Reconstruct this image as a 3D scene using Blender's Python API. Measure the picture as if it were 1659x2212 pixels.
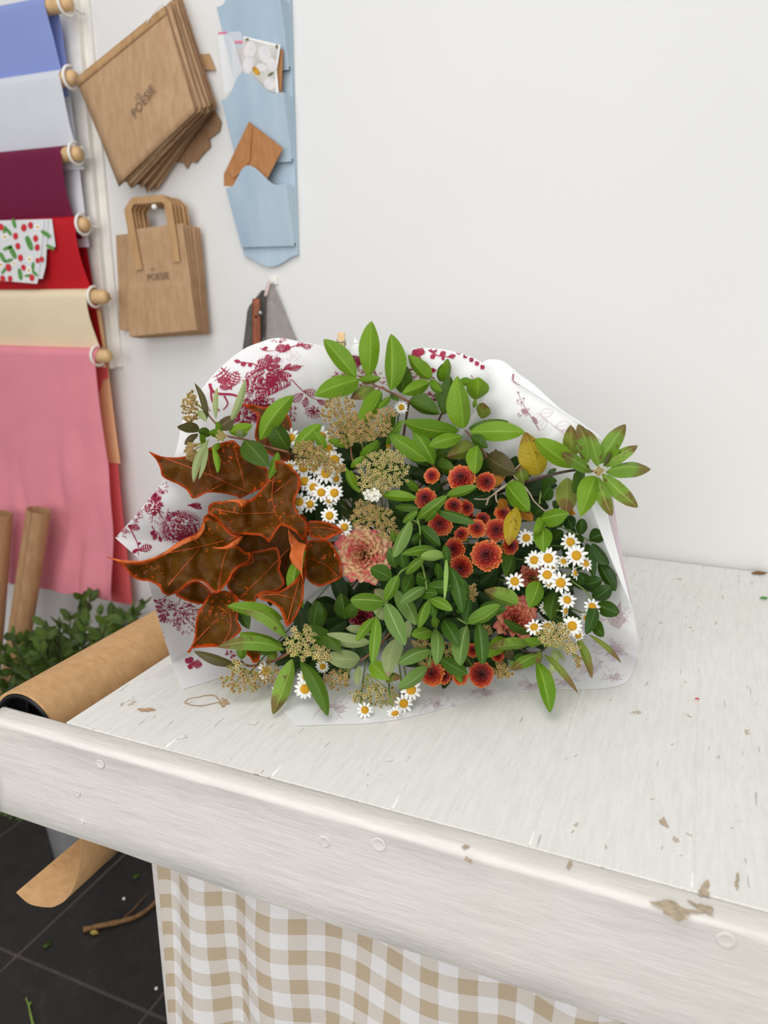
import bpy, bmesh, math, random
from mathutils import Vector, Matrix, noise
from mathutils.bvhtree import BVHTree
from mathutils.geometry import delaunay_2d_cdt

for o in list(bpy.data.objects):
    bpy.data.objects.remove(o)
scene = bpy.context.scene
COL = scene.collection
random.seed(7)
PI = math.pi

# ------------------------------------------------------------------ camera
F, CX, CY = 1640.0, 829.5, 1106.0            # focal length and centre in photo pixels (1659 x 2212)
PITCH, YAW, H = math.radians(15.5), math.radians(22.7), 1.38
TZ = 0.88                                     # table top height
YW = 1.555                                    # wall face
C = Vector((0, 0, H))
hd = Vector((-math.sin(YAW), math.cos(YAW), 0))
rt = Vector((math.cos(YAW), math.sin(YAW), 0))
zu = Vector((0, 0, 1))
fw = hd * math.cos(PITCH) - zu * math.sin(PITCH)
up = hd * math.sin(PITCH) + zu * math.cos(PITCH)
cam = bpy.data.cameras.new('camera')
cam_o = bpy.data.objects.new('camera', cam)
COL.objects.link(cam_o)
cam.sensor_fit = 'HORIZONTAL'
cam.sensor_width = 36.0
cam.lens = 36.0 * F / 1659.0
cam.clip_start = 0.02
cam_o.matrix_world = Matrix(((rt.x, up.x, -fw.x, C.x), (rt.y, up.y, -fw.y, C.y), (rt.z, up.z, -fw.z, C.z), (0, 0, 0, 1)))
cam.dof.use_dof = True
cam.dof.focus_distance = 0.92
cam.dof.aperture_fstop = 6.0
scene.camera = cam_o

# ------------------------------------------------------------------ light
world = bpy.data.worlds.new('daylight')
scene.world = world
world.use_nodes = True
wb = world.node_tree.nodes['Background']
wb.inputs[0].default_value = (0.95, 0.975, 1.0, 1)
wb.inputs[1].default_value = 0.42

def area_light(name, loc, target, sx, sy, power, color):
    d = bpy.data.lights.new(name, 'AREA')
    d.shape = 'RECTANGLE'; d.size = sx; d.size_y = sy; d.energy = power; d.color = color
    o = bpy.data.objects.new(name, d)
    COL.objects.link(o)
    o.location = loc
    o.rotation_euler = (Vector(target) - Vector(loc)).to_track_quat('-Z', 'Y').to_euler()
    return o
area_light('skylight', (-0.5, -0.15, 2.9), (-0.45, 0.75, 0.9), 1.6, 1.6, 22, (1.0, 0.99, 0.975))
area_light('shop_window', (-0.2, -2.3, 1.75), (-0.6, 1.3, 1.1), 3.6, 1.9, 64, (1.0, 0.99, 0.98))

vs = scene.view_settings
vs.view_transform = 'Standard'
vs.look = 'None'
vs.exposure = 0.0
vs.gamma = 1.0
vs.use_curve_mapping = False

# ------------------------------------------------------------------ pixel helpers
def ray(x, y):
    return fw + rt * ((x - CX) / F) + up * ((CY - y) / F)
def onz(x, y, z):
    d = ray(x, y); return C + d * ((z - H) / d.z)
def onY(x, y, Y):
    d = ray(x, y); return C + d * (Y / d.y)
def hdepth(py):
    return 0.87 + (1560 - py) * 0.0003
def P(x, y, off=0.0, clear=0.004):
    """point of the bouquet face behind a photo pixel; off = metres in front of that face; never below the table"""
    d = ray(x, y)
    p = C + d * ((hdepth(y) - off) / d.dot(hd))
    if p.z < TZ + clear:
        p = C + d * ((TZ + clear - H) / d.z)
    return p
def zoomer(ox, oy, s):
    return lambda x, y: (ox + x * s, oy + y * s)
Z1 = zoomer(230, 690, 0.2833); Z2 = zoomer(230, 1100, 0.2833); Z3 = zoomer(620, 690, 0.2291)
Z4 = zoomer(960, 720, 0.2773); Z5 = zoomer(680, 1020, 0.2652); Z6 = zoomer(1040, 1100, 0.2291)
Z7 = zoomer(600, 1280, 0.3134); Z8 = zoomer(380, 1260, 0.2291)
ZS = {1: (Z1, .2833), 2: (Z2, .2833), 3: (Z3, .2291), 4: (Z4, .2773), 5: (Z5, .2652), 6: (Z6, .2291), 7: (Z7, .3134), 8: (Z8, .2291)}

# ------------------------------------------------------------------ materials
def lin(c):
    return tuple((v / 255 / 12.92) if v / 255 <= 0.04045 else ((v / 255 + 0.055) / 1.055) ** 2.4 for v in c[:3]) + (1,)

class NT:
    """tiny node-tree helper"""
    def __init__(s, name):
        s.m = bpy.data.materials.new(name); s.m.use_nodes = True
        s.t = s.m.node_tree; s.b = s.t.nodes['Principled BSDF']; s.out = s.t.nodes['Material Output']
    def n(s, kind, **kw):
        nd = s.t.nodes.new(kind)
        for k, v in kw.items():
            if isinstance(k, str) and hasattr(nd, k): setattr(nd, k, v)
        return nd
    def l(s, a, b): s.t.links.new(a, b)
    def val(s, nd, i, v):
        if hasattr(v, 'is_output') or isinstance(v, bpy.types.NodeSocket): s.l(v, nd.inputs[i])
        else: nd.inputs[i].default_value = v
    def math(s, op, a, b=0.0, clamp=False):
        nd = s.n('ShaderNodeMath'); nd.operation = op; nd.use_clamp = clamp
        s.val(nd, 0, a); s.val(nd, 1, b); return nd.outputs[0]
    def mix(s, f, a, b, mode='MIX'):
        nd = s.n('ShaderNodeMix'); nd.data_type = 'RGBA'; nd.blend_type = mode
        s.val(nd, 0, f); s.val(nd, 6, a); s.val(nd, 7, b); return nd.outputs[2]
    def ramp(s, f, stops):
        nd = s.n('ShaderNodeValToRGB'); e = nd.color_ramp.elements
        while len(e) < len(stops): e.new(0.5)
        for k, (p, c) in enumerate(stops): e[k].position = p; e[k].color = c
        s.val(nd, 0, f); return nd.outputs[0]
    def coords(s, kind='Object', scale=(1, 1, 1), rot=(0, 0, 0)):
        tc = s.n('ShaderNodeTexCoord'); mp = s.n('ShaderNodeMapping')
        s.l(tc.outputs[kind], mp.inputs[0]); mp.inputs[2].default_value = rot; mp.inputs[3].default_value = scale
        return mp.outputs[0]
    def noise(s, vec, scale, detail=3, rough=0.5, col=False):
        nd = s.n('ShaderNodeTexNoise'); s.l(vec, nd.inputs['Vector'])
        nd.inputs['Scale'].default_value = scale; nd.inputs['Detail'].default_value = detail; nd.inputs['Roughness'].default_value = rough
        return nd.outputs[1 if col else 0]
    def vor(s, vec, scale, feature='F1', out='Distance'):
        nd = s.n('ShaderNodeTexVoronoi'); nd.feature = feature; s.l(vec, nd.inputs['Vector']); nd.inputs['Scale'].default_value = scale
        return nd.outputs[out]
    def bump(s, h, strength=0.3, dist=0.001, prev=None):
        nd = s.n('ShaderNodeBump'); nd.inputs['Strength'].default_value = strength; nd.inputs['Distance'].default_value = dist
        s.l(h, nd.inputs['Height'])
        if prev is not None: s.l(prev, nd.inputs['Normal'])
        s.l(nd.outputs[0], s.b.inputs['Normal']); return nd.outputs[0]
    def base(s, c): s.val(s.b, 'Base Color', c)
    def rough(s, r): s.val(s.b, 'Roughness', r)
    def spec(s, r): s.b.inputs['Specular IOR Level'].default_value = r
    def translucent(s, colour, f):
        tr = s.n('ShaderNodeBsdfTranslucent'); s.val(tr, 0, colour)
        mx = s.n('ShaderNodeMixShader'); mx.inputs[0].default_value = f
        s.l(s.b.outputs[0], mx.inputs[1]); s.l(tr.outputs[0], mx.inputs[2]); s.l(mx.outputs[0], s.out.inputs[0])

MAT = {}
def simple(name, c, rough=0.6, var=0.06, scale=25.0, bump=0.15, metal=0.0, spec=0.4, trans=0.0, bdist=0.0006):
    t = NT(name); v = t.coords('Object'); nz = t.noise(v, scale, 4)
    c1 = lin(c); d = tuple(max(0, x * (1 - var * 2.2)) for x in c1[:3]) + (1,); e = tuple(min(1, x * (1 + var * 1.4)) for x in c1[:3]) + (1,)
    colr = t.ramp(nz, [(0.3, d), (0.7, e)]); t.base(colr); t.rough(rough); t.spec(spec)
    t.b.inputs['Metallic'].default_value = metal
    if bump: t.bump(t.noise(v, scale * 6, 3), bump, bdist)
    if trans: t.translucent(colr, trans)
    MAT[name] = t.m; return t.m

# wall: cream emulsion with faint roller texture
t = NT('painted_wall'); v = t.coords('Object')
t.base(t.ramp(t.noise(v, 1.3, 3), [(0.3, lin((228, 227, 224))), (0.7, lin((232, 231, 228)))])); t.rough(0.75); t.spec(0.25)
t.bump(t.noise(v, 220, 3), 0.10, 0.0006); MAT['wall'] = t.m

# white brushed paint; grain direction chosen by axis
def paint(name, stretch, tint, chips=True):
    t = NT(name); v = t.coords('Object', stretch); vo = t.coords('Object')
    brush = t.noise(v, 150, 5, 0.6); fine = t.noise(v, 420, 3, 0.6); big = t.noise(vo, 5, 4, 0.6)
    c = t.ramp(brush, [(0.30, lin(tuple(x - 9 for x in tint))), (0.55, lin(tint)), (0.75, lin(tuple(min(255, x + 4) for x in tint)))])
    streak = t.noise(v, 640, 2, 0.5); c = t.mix(t.math('MULTIPLY', t.math('SUBTRACT', streak, 0.52, True), 0.8, True), c, lin(tuple(x - 34 for x in tint)))
    c = t.mix(t.math('MULTIPLY', t.math('SUBTRACT', big, 0.50, True), 1.1, True), c, lin((224, 217, 202)))
    if chips:
        n2 = t.noise(t.coords('Object', tuple(s * 0.35 + 0.65 for s in stretch)), 46, 4, 0.65); m2 = t.noise(vo, 9, 2)
        chip = t.math('MULTIPLY', t.math('GREATER_THAN', n2, 0.675), t.math('GREATER_THAN', m2, 0.47))
        c = t.mix(t.math('MULTIPLY', chip, 0.75), c, lin((186, 168, 142)))
        v2 = t.coords('Object', tuple(s * 1.6 for s in stretch), (0.2, 0.1, 0.5)); sp = t.noise(v2, 95, 2, 0.5)
        scr = t.math('MULTIPLY', t.math('GREATER_THAN', sp, 0.71), t.math('GREATER_THAN', big, 0.46))
        c = t.mix(t.math('MULTIPLY', scr, 0.38), c, lin((120, 112, 100)))
    t.base(c); t.rough(0.55); t.spec(0.3)
    b1 = t.bump(brush, 0.55, 0.0010); b2 = t.bump(fine, 0.6, 0.0007, b1)
    if not chips:
        b3 = t.bump(t.noise(t.coords('Object', (1.0, 1.0, 0.12)), 210, 2), 0.35, 0.0005, b2); t.bump(t.noise(vo, 60, 3), 0.4, 0.0008, b3)
    MAT[name] = t.m
paint('paint_top', (1.0, 0.11, 1.0), (237, 235, 229))
paint('paint_board', (0.11, 1.0, 1.0), (230, 225, 218), chips=False)

simple('bare_wood_chip', (190, 172, 146), 0.7, 0.12, 180)
simple('stain_ring', (196, 164, 128), 0.6, 0.1, 200)
simple('paint_patch', (241, 239, 232), 0.4, 0.03, 120)
simple('grout', (86, 78, 72), 0.9, 0.1, 60)
# slate tile
t = NT('slate_tile'); v = t.coords('Object')
veins = t.math('ABSOLUTE', t.math('SUBTRACT', t.noise(v, 4.5, 5, 0.62), 0.5))
c = t.ramp(t.noise(v, 9, 6, 0.65), [(0.3, lin((30, 28, 27))), (0.7, lin((48, 45, 43)))])
c = t.mix(t.ramp(veins, [(0.0, (0.22, 0.22, 0.22, 1)), (0.007, (0, 0, 0, 1))]), c, lin((80, 76, 72)))
t.base(c); t.rough(0.55); t.bump(t.noise(v, 16, 6, 0.7), 0.4, 0.003); MAT['tile'] = t.m

def kraft(name, c, wrinkle=0.25, ribs=None):
    t = NT(name); v = t.coords('Object'); fib = t.noise(t.coords('Object', (1, 1, 0.25)), 90, 4, 0.6); big = t.noise(v, 7, 4, 0.6)
    a = lin(tuple(x - 14 for x in c)); b = lin(tuple(x + 8 for x in c))
    colr = t.ramp(fib, [(0.3, a), (0.7, b)]); colr = t.mix(t.math('MULTIPLY', big, 0.25), colr, lin(tuple(x * 0.86 for x in c)))
    h = big
    if ribs:
        sx = t.n('ShaderNodeSeparateXYZ'); t.l(v, sx.inputs[0])
        r = t.math('SINE', t.math('MULTIPLY', t.math('ADD', sx.outputs[1], t.math('MULTIPLY', big, 0.0004)), 2 * PI / ribs))
        rr = t.math('MULTIPLY_ADD', r, 0.5); r01 = t.math('ADD', t.math('MULTIPLY', r, 0.5), 0.5)
        colr = t.mix(t.math('MULTIPLY', t.math('POWER', r01, 3), 0.35), colr, lin(tuple(x * 0.80 for x in c)))
        h = r01
    t.base(colr); t.rough(0.68); t.spec(0.25); t.bump(h, wrinkle, 0.0006 if ribs else 0.016); MAT[name] = t.m
kraft('kraft_bag', (190, 154, 118)); kraft('kraft_bag_dark', (160, 124, 92)); kraft('kraft_handle', (192, 152, 108)); kraft('kraft_env', (186, 130, 82), 0.12)
kraft('kraft_roll', (212, 168, 118), 0.35, 0.0030); kraft('cardboard_tube', (172, 132, 94), 0.3)
simple('black_plastic', (22, 22, 24), 0.42, 0.1, 40, 0.05)
simple('ink', (122, 100, 80), 0.8, 0.05, 80, 0)
simple('white_rail', (240, 236, 228), 0.5, 0.03, 30)
simple('white_plastic', (244, 240, 232), 0.35, 0.02, 30, 0)
simple('dowel_wood', (222, 184, 134), 0.5, 0.08, 40)
simple('peg_wood', (226, 190, 142), 0.55, 0.08, 120)
simple('metal', (190, 188, 184), 0.3, 0.05, 60, 0, metal=1.0)
def tissue(name, c, tr=0.12):
    t = NT(name); v = t.coords('Object'); nz = t.noise(v, 6, 4, 0.55)
    colr = t.ramp(nz, [(0.3, lin(tuple(x * 0.96 for x in c))), (0.7, lin(c))])
    t.base(colr); t.rough(0.6); t.spec(0.3); t.bump(nz, 0.35, 0.012); t.translucent(colr, tr); MAT[name] = t.m
tissue('tissue_blue', (150, 166, 226)); tissue('tissue_white', (232, 234, 242)); tissue('tissue_burgundy', (122, 26, 66)); tissue('tissue_red', (204, 24, 36))
tissue('tissue_cream', (252, 234, 198)); tissue('tissue_pink', (244, 152, 166)); tissue('tissue_print', (240, 240, 240)); tissue('tissue_orange', (246, 200, 150)); tissue('tissue_red_dark', (170, 14, 26)); tissue('tissue_coral', (240, 110, 112))
for nm, cc in dict(berry=(206, 44, 52), berry_leaf=(88, 148, 66), blossom=(250, 248, 244), blossom_eye=(226, 180, 60), print_rose=(240, 206, 214)).items():
    simple(nm, cc, 0.7, 0.05, 90, 0)
t = NT('blue_paint'); v = t.coords('Object', (1, 1, 0.15))
t.base(t.ramp(t.noise(v, 16, 4), [(0.3, lin((164, 186, 203))), (0.7, lin((186, 204, 217)))])); t.rough(0.5); t.bump(t.noise(v, 70, 4), 0.25, 0.001); MAT['blue_paint'] = t.m
# clear cellophane
t = NT('cellophane'); t.base((0.95, 0.96, 0.98, 1)); t.rough(0.12); t.b.inputs['Alpha'].default_value = 0.34; MAT['cellophane'] = t.m
simple('pink_tape', (226, 120, 150), 0.4, 0.05, 60, 0)
simple('photo_white', (246, 244, 240), 0.35, 0.02, 60, 0); simple('photo_grey', (210, 208, 200), 0.35, 0.12, 30, 0)
simple('photo_petal', (228, 223, 222), 0.35, 0.04, 50, 0); simple('photo_orange', (206, 150, 40), 0.4, 0.15, 60, 0); simple('photo_green', (120, 118, 84), 0.4, 0.15, 60, 0)
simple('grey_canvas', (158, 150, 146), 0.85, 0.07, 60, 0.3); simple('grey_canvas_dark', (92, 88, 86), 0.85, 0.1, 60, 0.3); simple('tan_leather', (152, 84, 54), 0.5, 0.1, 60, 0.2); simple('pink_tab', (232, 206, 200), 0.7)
simple('twig_bark', (134, 98, 62), 0.8, 0.15, 140, 0.4); simple('bucket_plastic', (204, 204, 206), 0.45, 0.04, 20, 0.05)
simple('straw_bit', (176, 150, 76), 0.8, 0.1, 200)
# gingham cloth (uv in metres)
t = NT('gingham'); tc = t.n('ShaderNodeTexCoord'); sx = t.n('ShaderNodeSeparateXYZ'); t.l(tc.outputs['UV'], sx.inputs[0])
pr = 0.046
wob = t.noise(tc.outputs['UV'], 30, 2)
def band(o):
    f = t.math('FRACT', t.math('DIVIDE', t.math('ADD', o, t.math('MULTIPLY', wob, 0.003)), pr)); return t.math('LESS_THAN', f, 0.5)
a, b = band(sx.outputs[0]), band(sx.outputs[1])
wv = t.math('MULTIPLY', t.math('SINE', t.math('MULTIPLY', sx.outputs[0], 2 * PI / 0.0022)), t.math('SINE', t.math('MULTIPLY', sx.outputs[1], 2 * PI / 0.0022)))
both = t.math('MULTIPLY', a, b); one = t.math('ABSOLUTE', t.math('SUBTRACT', a, b))
c = t.mix(t.math('MULTIPLY', one, t.math('ADD', t.math('MULTIPLY', wv, 0.25), 0.5)), lin((250, 247, 246)), lin((212, 194, 168)))
c = t.mix(both, c, lin((208, 188, 160))); t.base(c); t.rough(0.9); t.spec(0.1)
t.bump(wv, 0.5, 0.0006); MAT['gingham'] = t.m

# leaves -----------------------------------------------------------
def leaf_mat(name, c1, c2, vein, tip=None, tip_at=0.62, trans=0.22, rough=0.42, vfreq=9.0, spots=None, vamt=0.35):
    t = NT(name); tc = t.n('ShaderNodeTexCoord'); sx = t.n('ShaderNodeSeparateXYZ'); t.l(tc.outputs['UV'], sx.inputs[0])
    u = t.math('ABSOLUTE', t.math('MULTIPLY', t.math('SUBTRACT', sx.outputs[0], 0.5), 2.0)); v = sx.outputs[1]
    oi = t.n('ShaderNodeObjectInfo'); ob = t.coords('Object')
    nz = t.noise(ob, 35, 4); f = t.math('ADD', t.math('MULTIPLY', oi.outputs['Random'], 0.75), t.math('MULTIPLY', t.math('SUBTRACT', nz, 0.5), 0.7), True)
    c = t.mix(f, lin(c1), lin(c2))
    side = t.math('FRACT', t.math('MULTIPLY', t.math('SUBTRACT', v, t.math('MULTIPLY', u, 0.22)), vfreq))
    sv = t.ramp(side, [(0.0, (1, 1, 1, 1)), (0.10, (0.1, 0.1, 0.1, 1)), (0.5, (0, 0, 0, 1)), (0.92, (0.1, 0.1, 0.1, 1)), (1.0, (1, 1, 1, 1))])
    svm = t.math('MULTIPLY', sv, vamt)
    mid = t.math('LESS_THAN', u, 0.055)
    if tip is not None:
        fade = t.math('ADD', v, t.math('MULTIPLY', t.math('SUBTRACT', t.noise(ob, 60, 3), 0.5), 0.7))
        g = t.ramp(fade, [(tip_at, (0, 0, 0, 1)), (min(0.99, tip_at + 0.22), (1, 1, 1, 1))]); c = t.mix(t.math('MULTIPLY', g, 0.85), c, lin(tip))
    if spots is not None:
        g = t.ramp(t.noise(ob, 85, 3, 0.6), [(0.60, (0, 0, 0, 1)), (0.66, (1, 1, 1, 1))]); c = t.mix(t.math('MULTIPLY', g, 0.8), c, lin(spots))
    c = t.mix(t.math('MAXIMUM', svm, t.math('MULTIPLY', mid, 0.75)), c, lin(vein))
    geo = t.n('ShaderNodeNewGeometry'); c = t.mix(t.math('MULTIPLY', geo.outputs['Backfacing'], 0.45), c, lin(tuple(x * 0.5 + 90 for x in c1)))
    t.base(c); t.rough(rough + 0.06); t.spec(0.32)
    h = t.math('ADD', t.math('MULTIPLY', sv, -1.0), t.math('MULTIPLY', mid, -1.2)); b1 = t.bump(h, 0.45, 0.0012); t.bump(t.noise(ob, 160, 2), 0.2, 0.0006, b1)
    t.translucent(t.mix(0.5, c, lin((150, 190, 40))), trans); MAT[name] = t.m
leaf_mat('spiraea', (92, 134, 20), (126, 164, 32), (158, 188, 72))
leaf_mat('spiraea_deep', (52, 82, 14), (76, 108, 22), (102, 132, 44), rough=0.4)
leaf_mat('spiraea_brown', (104, 142, 44), (132, 166, 62), (168, 190, 96), tip=(112, 62, 44), tip_at=0.62, spots=(96, 58, 34))
leaf_mat('spiraea_yellow', (176, 150, 28), (204, 168, 34), (190, 170, 70), tip=(130, 76, 22), tip_at=0.75, spots=(60, 36, 14))
leaf_mat('spiraea_orange', (186, 122, 34), (166, 90, 30), (200, 150, 60), spots=(90, 50, 20))
leaf_mat('spiraea_olive', (110, 128, 44), (140, 148, 62), (150, 158, 84), tip=(120, 66, 50), tip_at=0.6)
leaf_mat('spiraea_pale', (150, 166, 108), (172, 184, 128), (186, 192, 146), rough=0.6, tip=(164, 140, 110), tip_at=0.9)
leaf_mat('bark_brown_leaf', (84, 62, 44), (70, 84, 36), (120, 110, 70))
leaf_mat('smooth', (86, 124, 26), (116, 154, 44), (172, 196, 100), vfreq=16, vamt=0.08, rough=0.36)
leaf_mat('smooth_blue', (102, 134, 62), (124, 154, 76), (176, 202, 136), vfreq=16, vamt=0.06, rough=0.45)
leaf_mat('smooth_pale', (152, 186, 92), (162, 194, 102), (196, 218, 150), vfreq=16, vamt=0.06, rough=0.45)
leaf_mat('smooth_deep', (50, 86, 18), (72, 110, 26), (112, 152, 80), vfreq=16, vamt=0.06, rough=0.34)
leaf_mat('myrtle', (34, 66, 20), (52, 86, 26), (96, 130, 66), vfreq=14, vamt=0.06, rough=0.3)
leaf_mat('understorey', (30, 54, 18), (48, 76, 26), (60, 90, 36), rough=0.5, trans=0.06)  # shade deep inside the bouquet is put into these dark greens
leaf_mat('hedge_leaf', (54, 78, 26), (92, 118, 44), (110, 134, 70), vamt=0.0, trans=0.15)
simple('stem_green', (122, 150, 66), 0.55, 0.1, 90, 0.1); simple('stem_red', (128, 82, 56), 0.55, 0.15, 120, 0.15); simple('stem_dark', (66, 50, 42), 0.6, 0.15, 120, 0.15); simple('twig_pale', (190, 172, 150), 0.7, 0.1, 150, 0.2)
simple('seed_star', (206, 196, 128), 0.7, 0.12, 160, 0); simple('seed_eye', (146, 106, 60), 0.8, 0.2, 200, 0); simple('seed_star_brown', (186, 160, 100), 0.75, 0.15, 160, 0); simple('seed_stem', (192, 200, 104), 0.6, 0.06, 90, 0); simple('spiraea_bloom', (232, 230, 214), 0.7, 0.04, 90, 0)
# painted oak leaf: brown, orange along the edges (attribute 'edge' = distance in m from the margin)
t = NT('oak_leaf'); ob = t.coords('Object'); at = t.n('ShaderNodeAttribute', ); at.attribute_name = 'edge'
nz = t.noise(ob, 28, 5, 0.65); c = t.ramp(t.noise(ob, 34, 7, 0.7), [(0.3, lin((66, 38, 2))), (0.52, lin((84, 52, 4))), (0.75, lin((98, 74, 18)))])
oi = t.n('ShaderNodeObjectInfo'); c = t.mix(t.math('MULTIPLY', oi.outputs['Random'], 0.28), c, lin((100, 40, 2)))
nh_ = t.noise(ob, 130, 4, 0.65); ed = t.math('SUBTRACT', t.math('SUBTRACT', at.outputs['Fac'], t.math('MULTIPLY', t.math('SUBTRACT', nh_, 0.5), 0.0022)), t.math('MULTIPLY', t.math('MULTIPLY', t.math('SUBTRACT', nz, 0.56, True), nh_), 0.05))
c = t.mix(t.ramp(ed, [(0.0, (0.9, 0.9, 0.9, 1)), (0.0003, (0.7, 0.7, 0.7, 1)), (0.0007, (0, 0, 0, 1))]), c, lin((180, 62, 6)))
sp = t.ramp(t.noise(ob, 170, 4, 0.6), [(0.58, (0, 0, 0, 1)), (0.66, (1, 1, 1, 1))]); pm = t.ramp(t.noise(ob, 18, 2), [(0.5, (0, 0, 0, 1)), (0.62, (1, 1, 1, 1))])
c = t.mix(t.math('MULTIPLY', t.math('MULTIPLY', sp, pm), 0.8), c, lin((226, 90, 24)))
t.base(c); t.rough(0.48); t.spec(0.14); b1 = t.bump(t.vor(ob, 150), 0.25, 0.0008); t.bump(t.noise(ob, 55, 4), 0.35, 0.0014, b1); MAT['oak'] = t.m
simple('oak_vein', (168, 74, 18), 0.5, 0.15, 120, 0.1); simple('oak_under', (196, 96, 36), 0.55, 0.12, 60, 0.2)

# flowers ---------------------------------------------------------
simple('daisy_petal', (250, 249, 244), 0.55, 0.015, 80, 0.05, trans=0.15)
t = NT('daisy_disc'); ob = t.coords('Object'); vv = t.vor(ob, 16)
t.base(t.ramp(vv, [(0.0, lin((246, 206, 40))), (0.6, lin((214, 150, 16)))])); t.rough(0.7); t.bump(vv, 0.8, 0.0012); MAT['daisy_disc'] = t.m
t = NT('mum_petal'); at = t.n('ShaderNodeAttribute'); at.attribute_name = 'rad'; oi = t.n('ShaderNodeObjectInfo')
rr = t.math('ADD', at.outputs['Fac'], t.math('MULTIPLY', t.math('SUBTRACT', oi.outputs['Random'], 0.5), 0.16))
c = t.ramp(rr, [(0.20, lin((66, 0, 3))), (0.48, lin((122, 8, 5))), (0.74, lin((182, 42, 14))), (1.0, lin((226, 122, 56)))])
t.base(c); t.rough(0.5); t.translucent(c, 0.12); MAT['mum'] = t.m
def rose_mat(name, inner, mid_, edge):
    t = NT(name); tc = t.n('ShaderNodeTexCoord'); sx = t.n('ShaderNodeSeparateXYZ'); t.l(tc.outputs['UV'], sx.inputs[0]); ob = t.coords('Object')
    f = t.math('ADD', sx.outputs[1], t.math('MULTIPLY', t.math('SUBTRACT', t.noise(ob, 3.0, 3), 0.5), 0.75)); f = t.math('MULTIPLY', f, 0.98)
    c = t.ramp(f, [(0.25, lin(inner)), (0.84, lin(mid_)), (1.0, lin(edge))]); t.base(c); t.rough(0.55); t.translucent(c, 0.2); MAT[name] = t.m
rose_mat('rose_cream', (226, 158, 110), (240, 206, 156), (222, 92, 100)); rose_mat('rose_coral', (226, 128, 92), (238, 162, 128), (206, 62, 80)); rose_mat('dark_bloom', (110, 20, 34), (140, 36, 52), (160, 70, 80))

# printed wrapping paper
def paper(name, c, tr):
    t = NT(name); ob = t.coords('Object'); nz = t.noise(ob, 5, 5, 0.6); colr = t.ramp(nz, [(0.3, lin(tuple(x - 5 for x in c))), (0.7, lin(c))])
    t.base(colr); t.rough(0.42); t.spec(0.4); t.bump(t.noise(ob, 11, 4, 0.5), 0.22, 0.005); t.translucent(colr, tr); MAT[name] = t.m
paper('paper_printed', (253, 251, 252), 0.08); paper('paper_plain', (253, 252, 253), 0.08); paper('paper_fold', (252, 252, 252), 0.15); paper('paper_outer', (238, 218, 226), 0.3)
simple('print_burgundy', (172, 34, 72), 0.6, 0.06, 90, 0); simple('print_ghost', (230, 212, 218), 0.6, 0.05, 90, 0); simple('print_ghost_dark', (182, 136, 144), 0.6, 0.05, 90, 0)

# ------------------------------------------------------------------ mesh helpers
class G:
    def __init__(s): s.V = []; s.Fc = []; s.M = []; s.UV = {}; s.A = []
    def add(s, V, Fc, mi=0, uv=None, attr=None):
        b = len(s.V); s.V += [Vector(v) for v in V]
        for f in Fc: s.Fc.append(tuple(i + b for i in f)); s.M.append(mi)
        if uv is not None:
            for i, q in enumerate(uv): s.UV[b + i] = q
        s.A += list(attr) if attr is not None else [0.0] * len(V)
        return s
    def box(s, x0, x1, y0, y1, z0, z1, mi=0):
        V = [(x, y, z) for x in (x0, x1) for y in (y0, y1) for z in (z0, z1)]
        return s.add(V, [(0, 1, 3, 2), (4, 6, 7, 5), (0, 4, 5, 1), (2, 3, 7, 6), (0, 2, 6, 4), (1, 5, 7, 3)], mi)
    def prism(s, front, back, mi=0):
        n = len(front); Fc = [tuple(range(n - 1, -1, -1)), tuple(range(n, 2 * n))] + [(i, (i + 1) % n, n + (i + 1) % n, n + i) for i in range(n)]
        return s.add(list(front) + list(back), Fc, mi)
    def tube(s, pts, rad, seg=6, mi=0, cap=True):
        pts = [Vector(p) for p in pts]; n = len(pts); rad = rad if hasattr(rad, '__len__') else [rad] * n
        V = []; Fc = []; ref = Vector((0.31, 0.52, 0.79)); nn = None
        for i, p in enumerate(pts):
            tg = (pts[min(i + 1, n - 1)] - pts[max(i - 1, 0)])
            tg = tg.normalized() if tg.length > 1e-9 else Vector((0, 0, 1))
            nn = tg.cross(ref).normalized() if nn is None else (nn - tg * nn.dot(tg)).normalized()
            bb = tg.cross(nn)
            for k in range(seg):
                a = 2 * PI * k / seg; V.append(p + (nn * math.cos(a) + bb * math.sin(a)) * rad[i])
        for i in range(n - 1):
            for k in range(seg):
                Fc.append((i * seg + k, i * seg + (k + 1) % seg, (i + 1) * seg + (k + 1) % seg, (i + 1) * seg + k))
        if cap: Fc += [tuple(range(seg - 1, -1, -1)), tuple((n - 1) * seg + k for k in range(seg))]
        return s.add(V, Fc, mi)
    def grid(s, fn, nu, nv, mi=0, uvfn=None):
        V = [fn(i / nu, j / nv) for i in range(nu + 1) for j in range(nv + 1)]
        Fc = [(i * (nv + 1) + j, (i + 1) * (nv + 1) + j, (i + 1) * (nv + 1) + j + 1, i * (nv + 1) + j + 1) for i in range(nu) for j in range(nv)]
        uv = [(uvfn or (lambda a, b: (a, b)))(i / nu, j / nv) for i in range(nu + 1) for j in range(nv + 1)]
        return s.add(V, Fc, mi, uv)

def mesh_of(name, g, mats, smooth=True, origin=Vector((0, 0, 0)), attr=None):
    me = bpy.data.meshes.new(name)
    me.from_pydata([v - origin for v in g.V], [], g.Fc)
    for m in (mats if isinstance(mats, (list, tuple)) else [mats]): me.materials.append(MAT[m] if isinstance(m, str) else m)
    me.polygons.foreach_set('material_index', g.M)
    me.polygons.foreach_set('use_smooth', [smooth] * len(g.Fc))
    if g.UV:
        uvl = me.uv_layers.new(name='UVMap')
        for lp in me.loops: uvl.data[lp.index].uv = g.UV.get(lp.vertex_index, (0, 0))
    if attr:
        al = me.attributes.new(attr, 'FLOAT', 'POINT'); al.data.foreach_set('value', g.A)
    me.update(); return me

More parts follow.
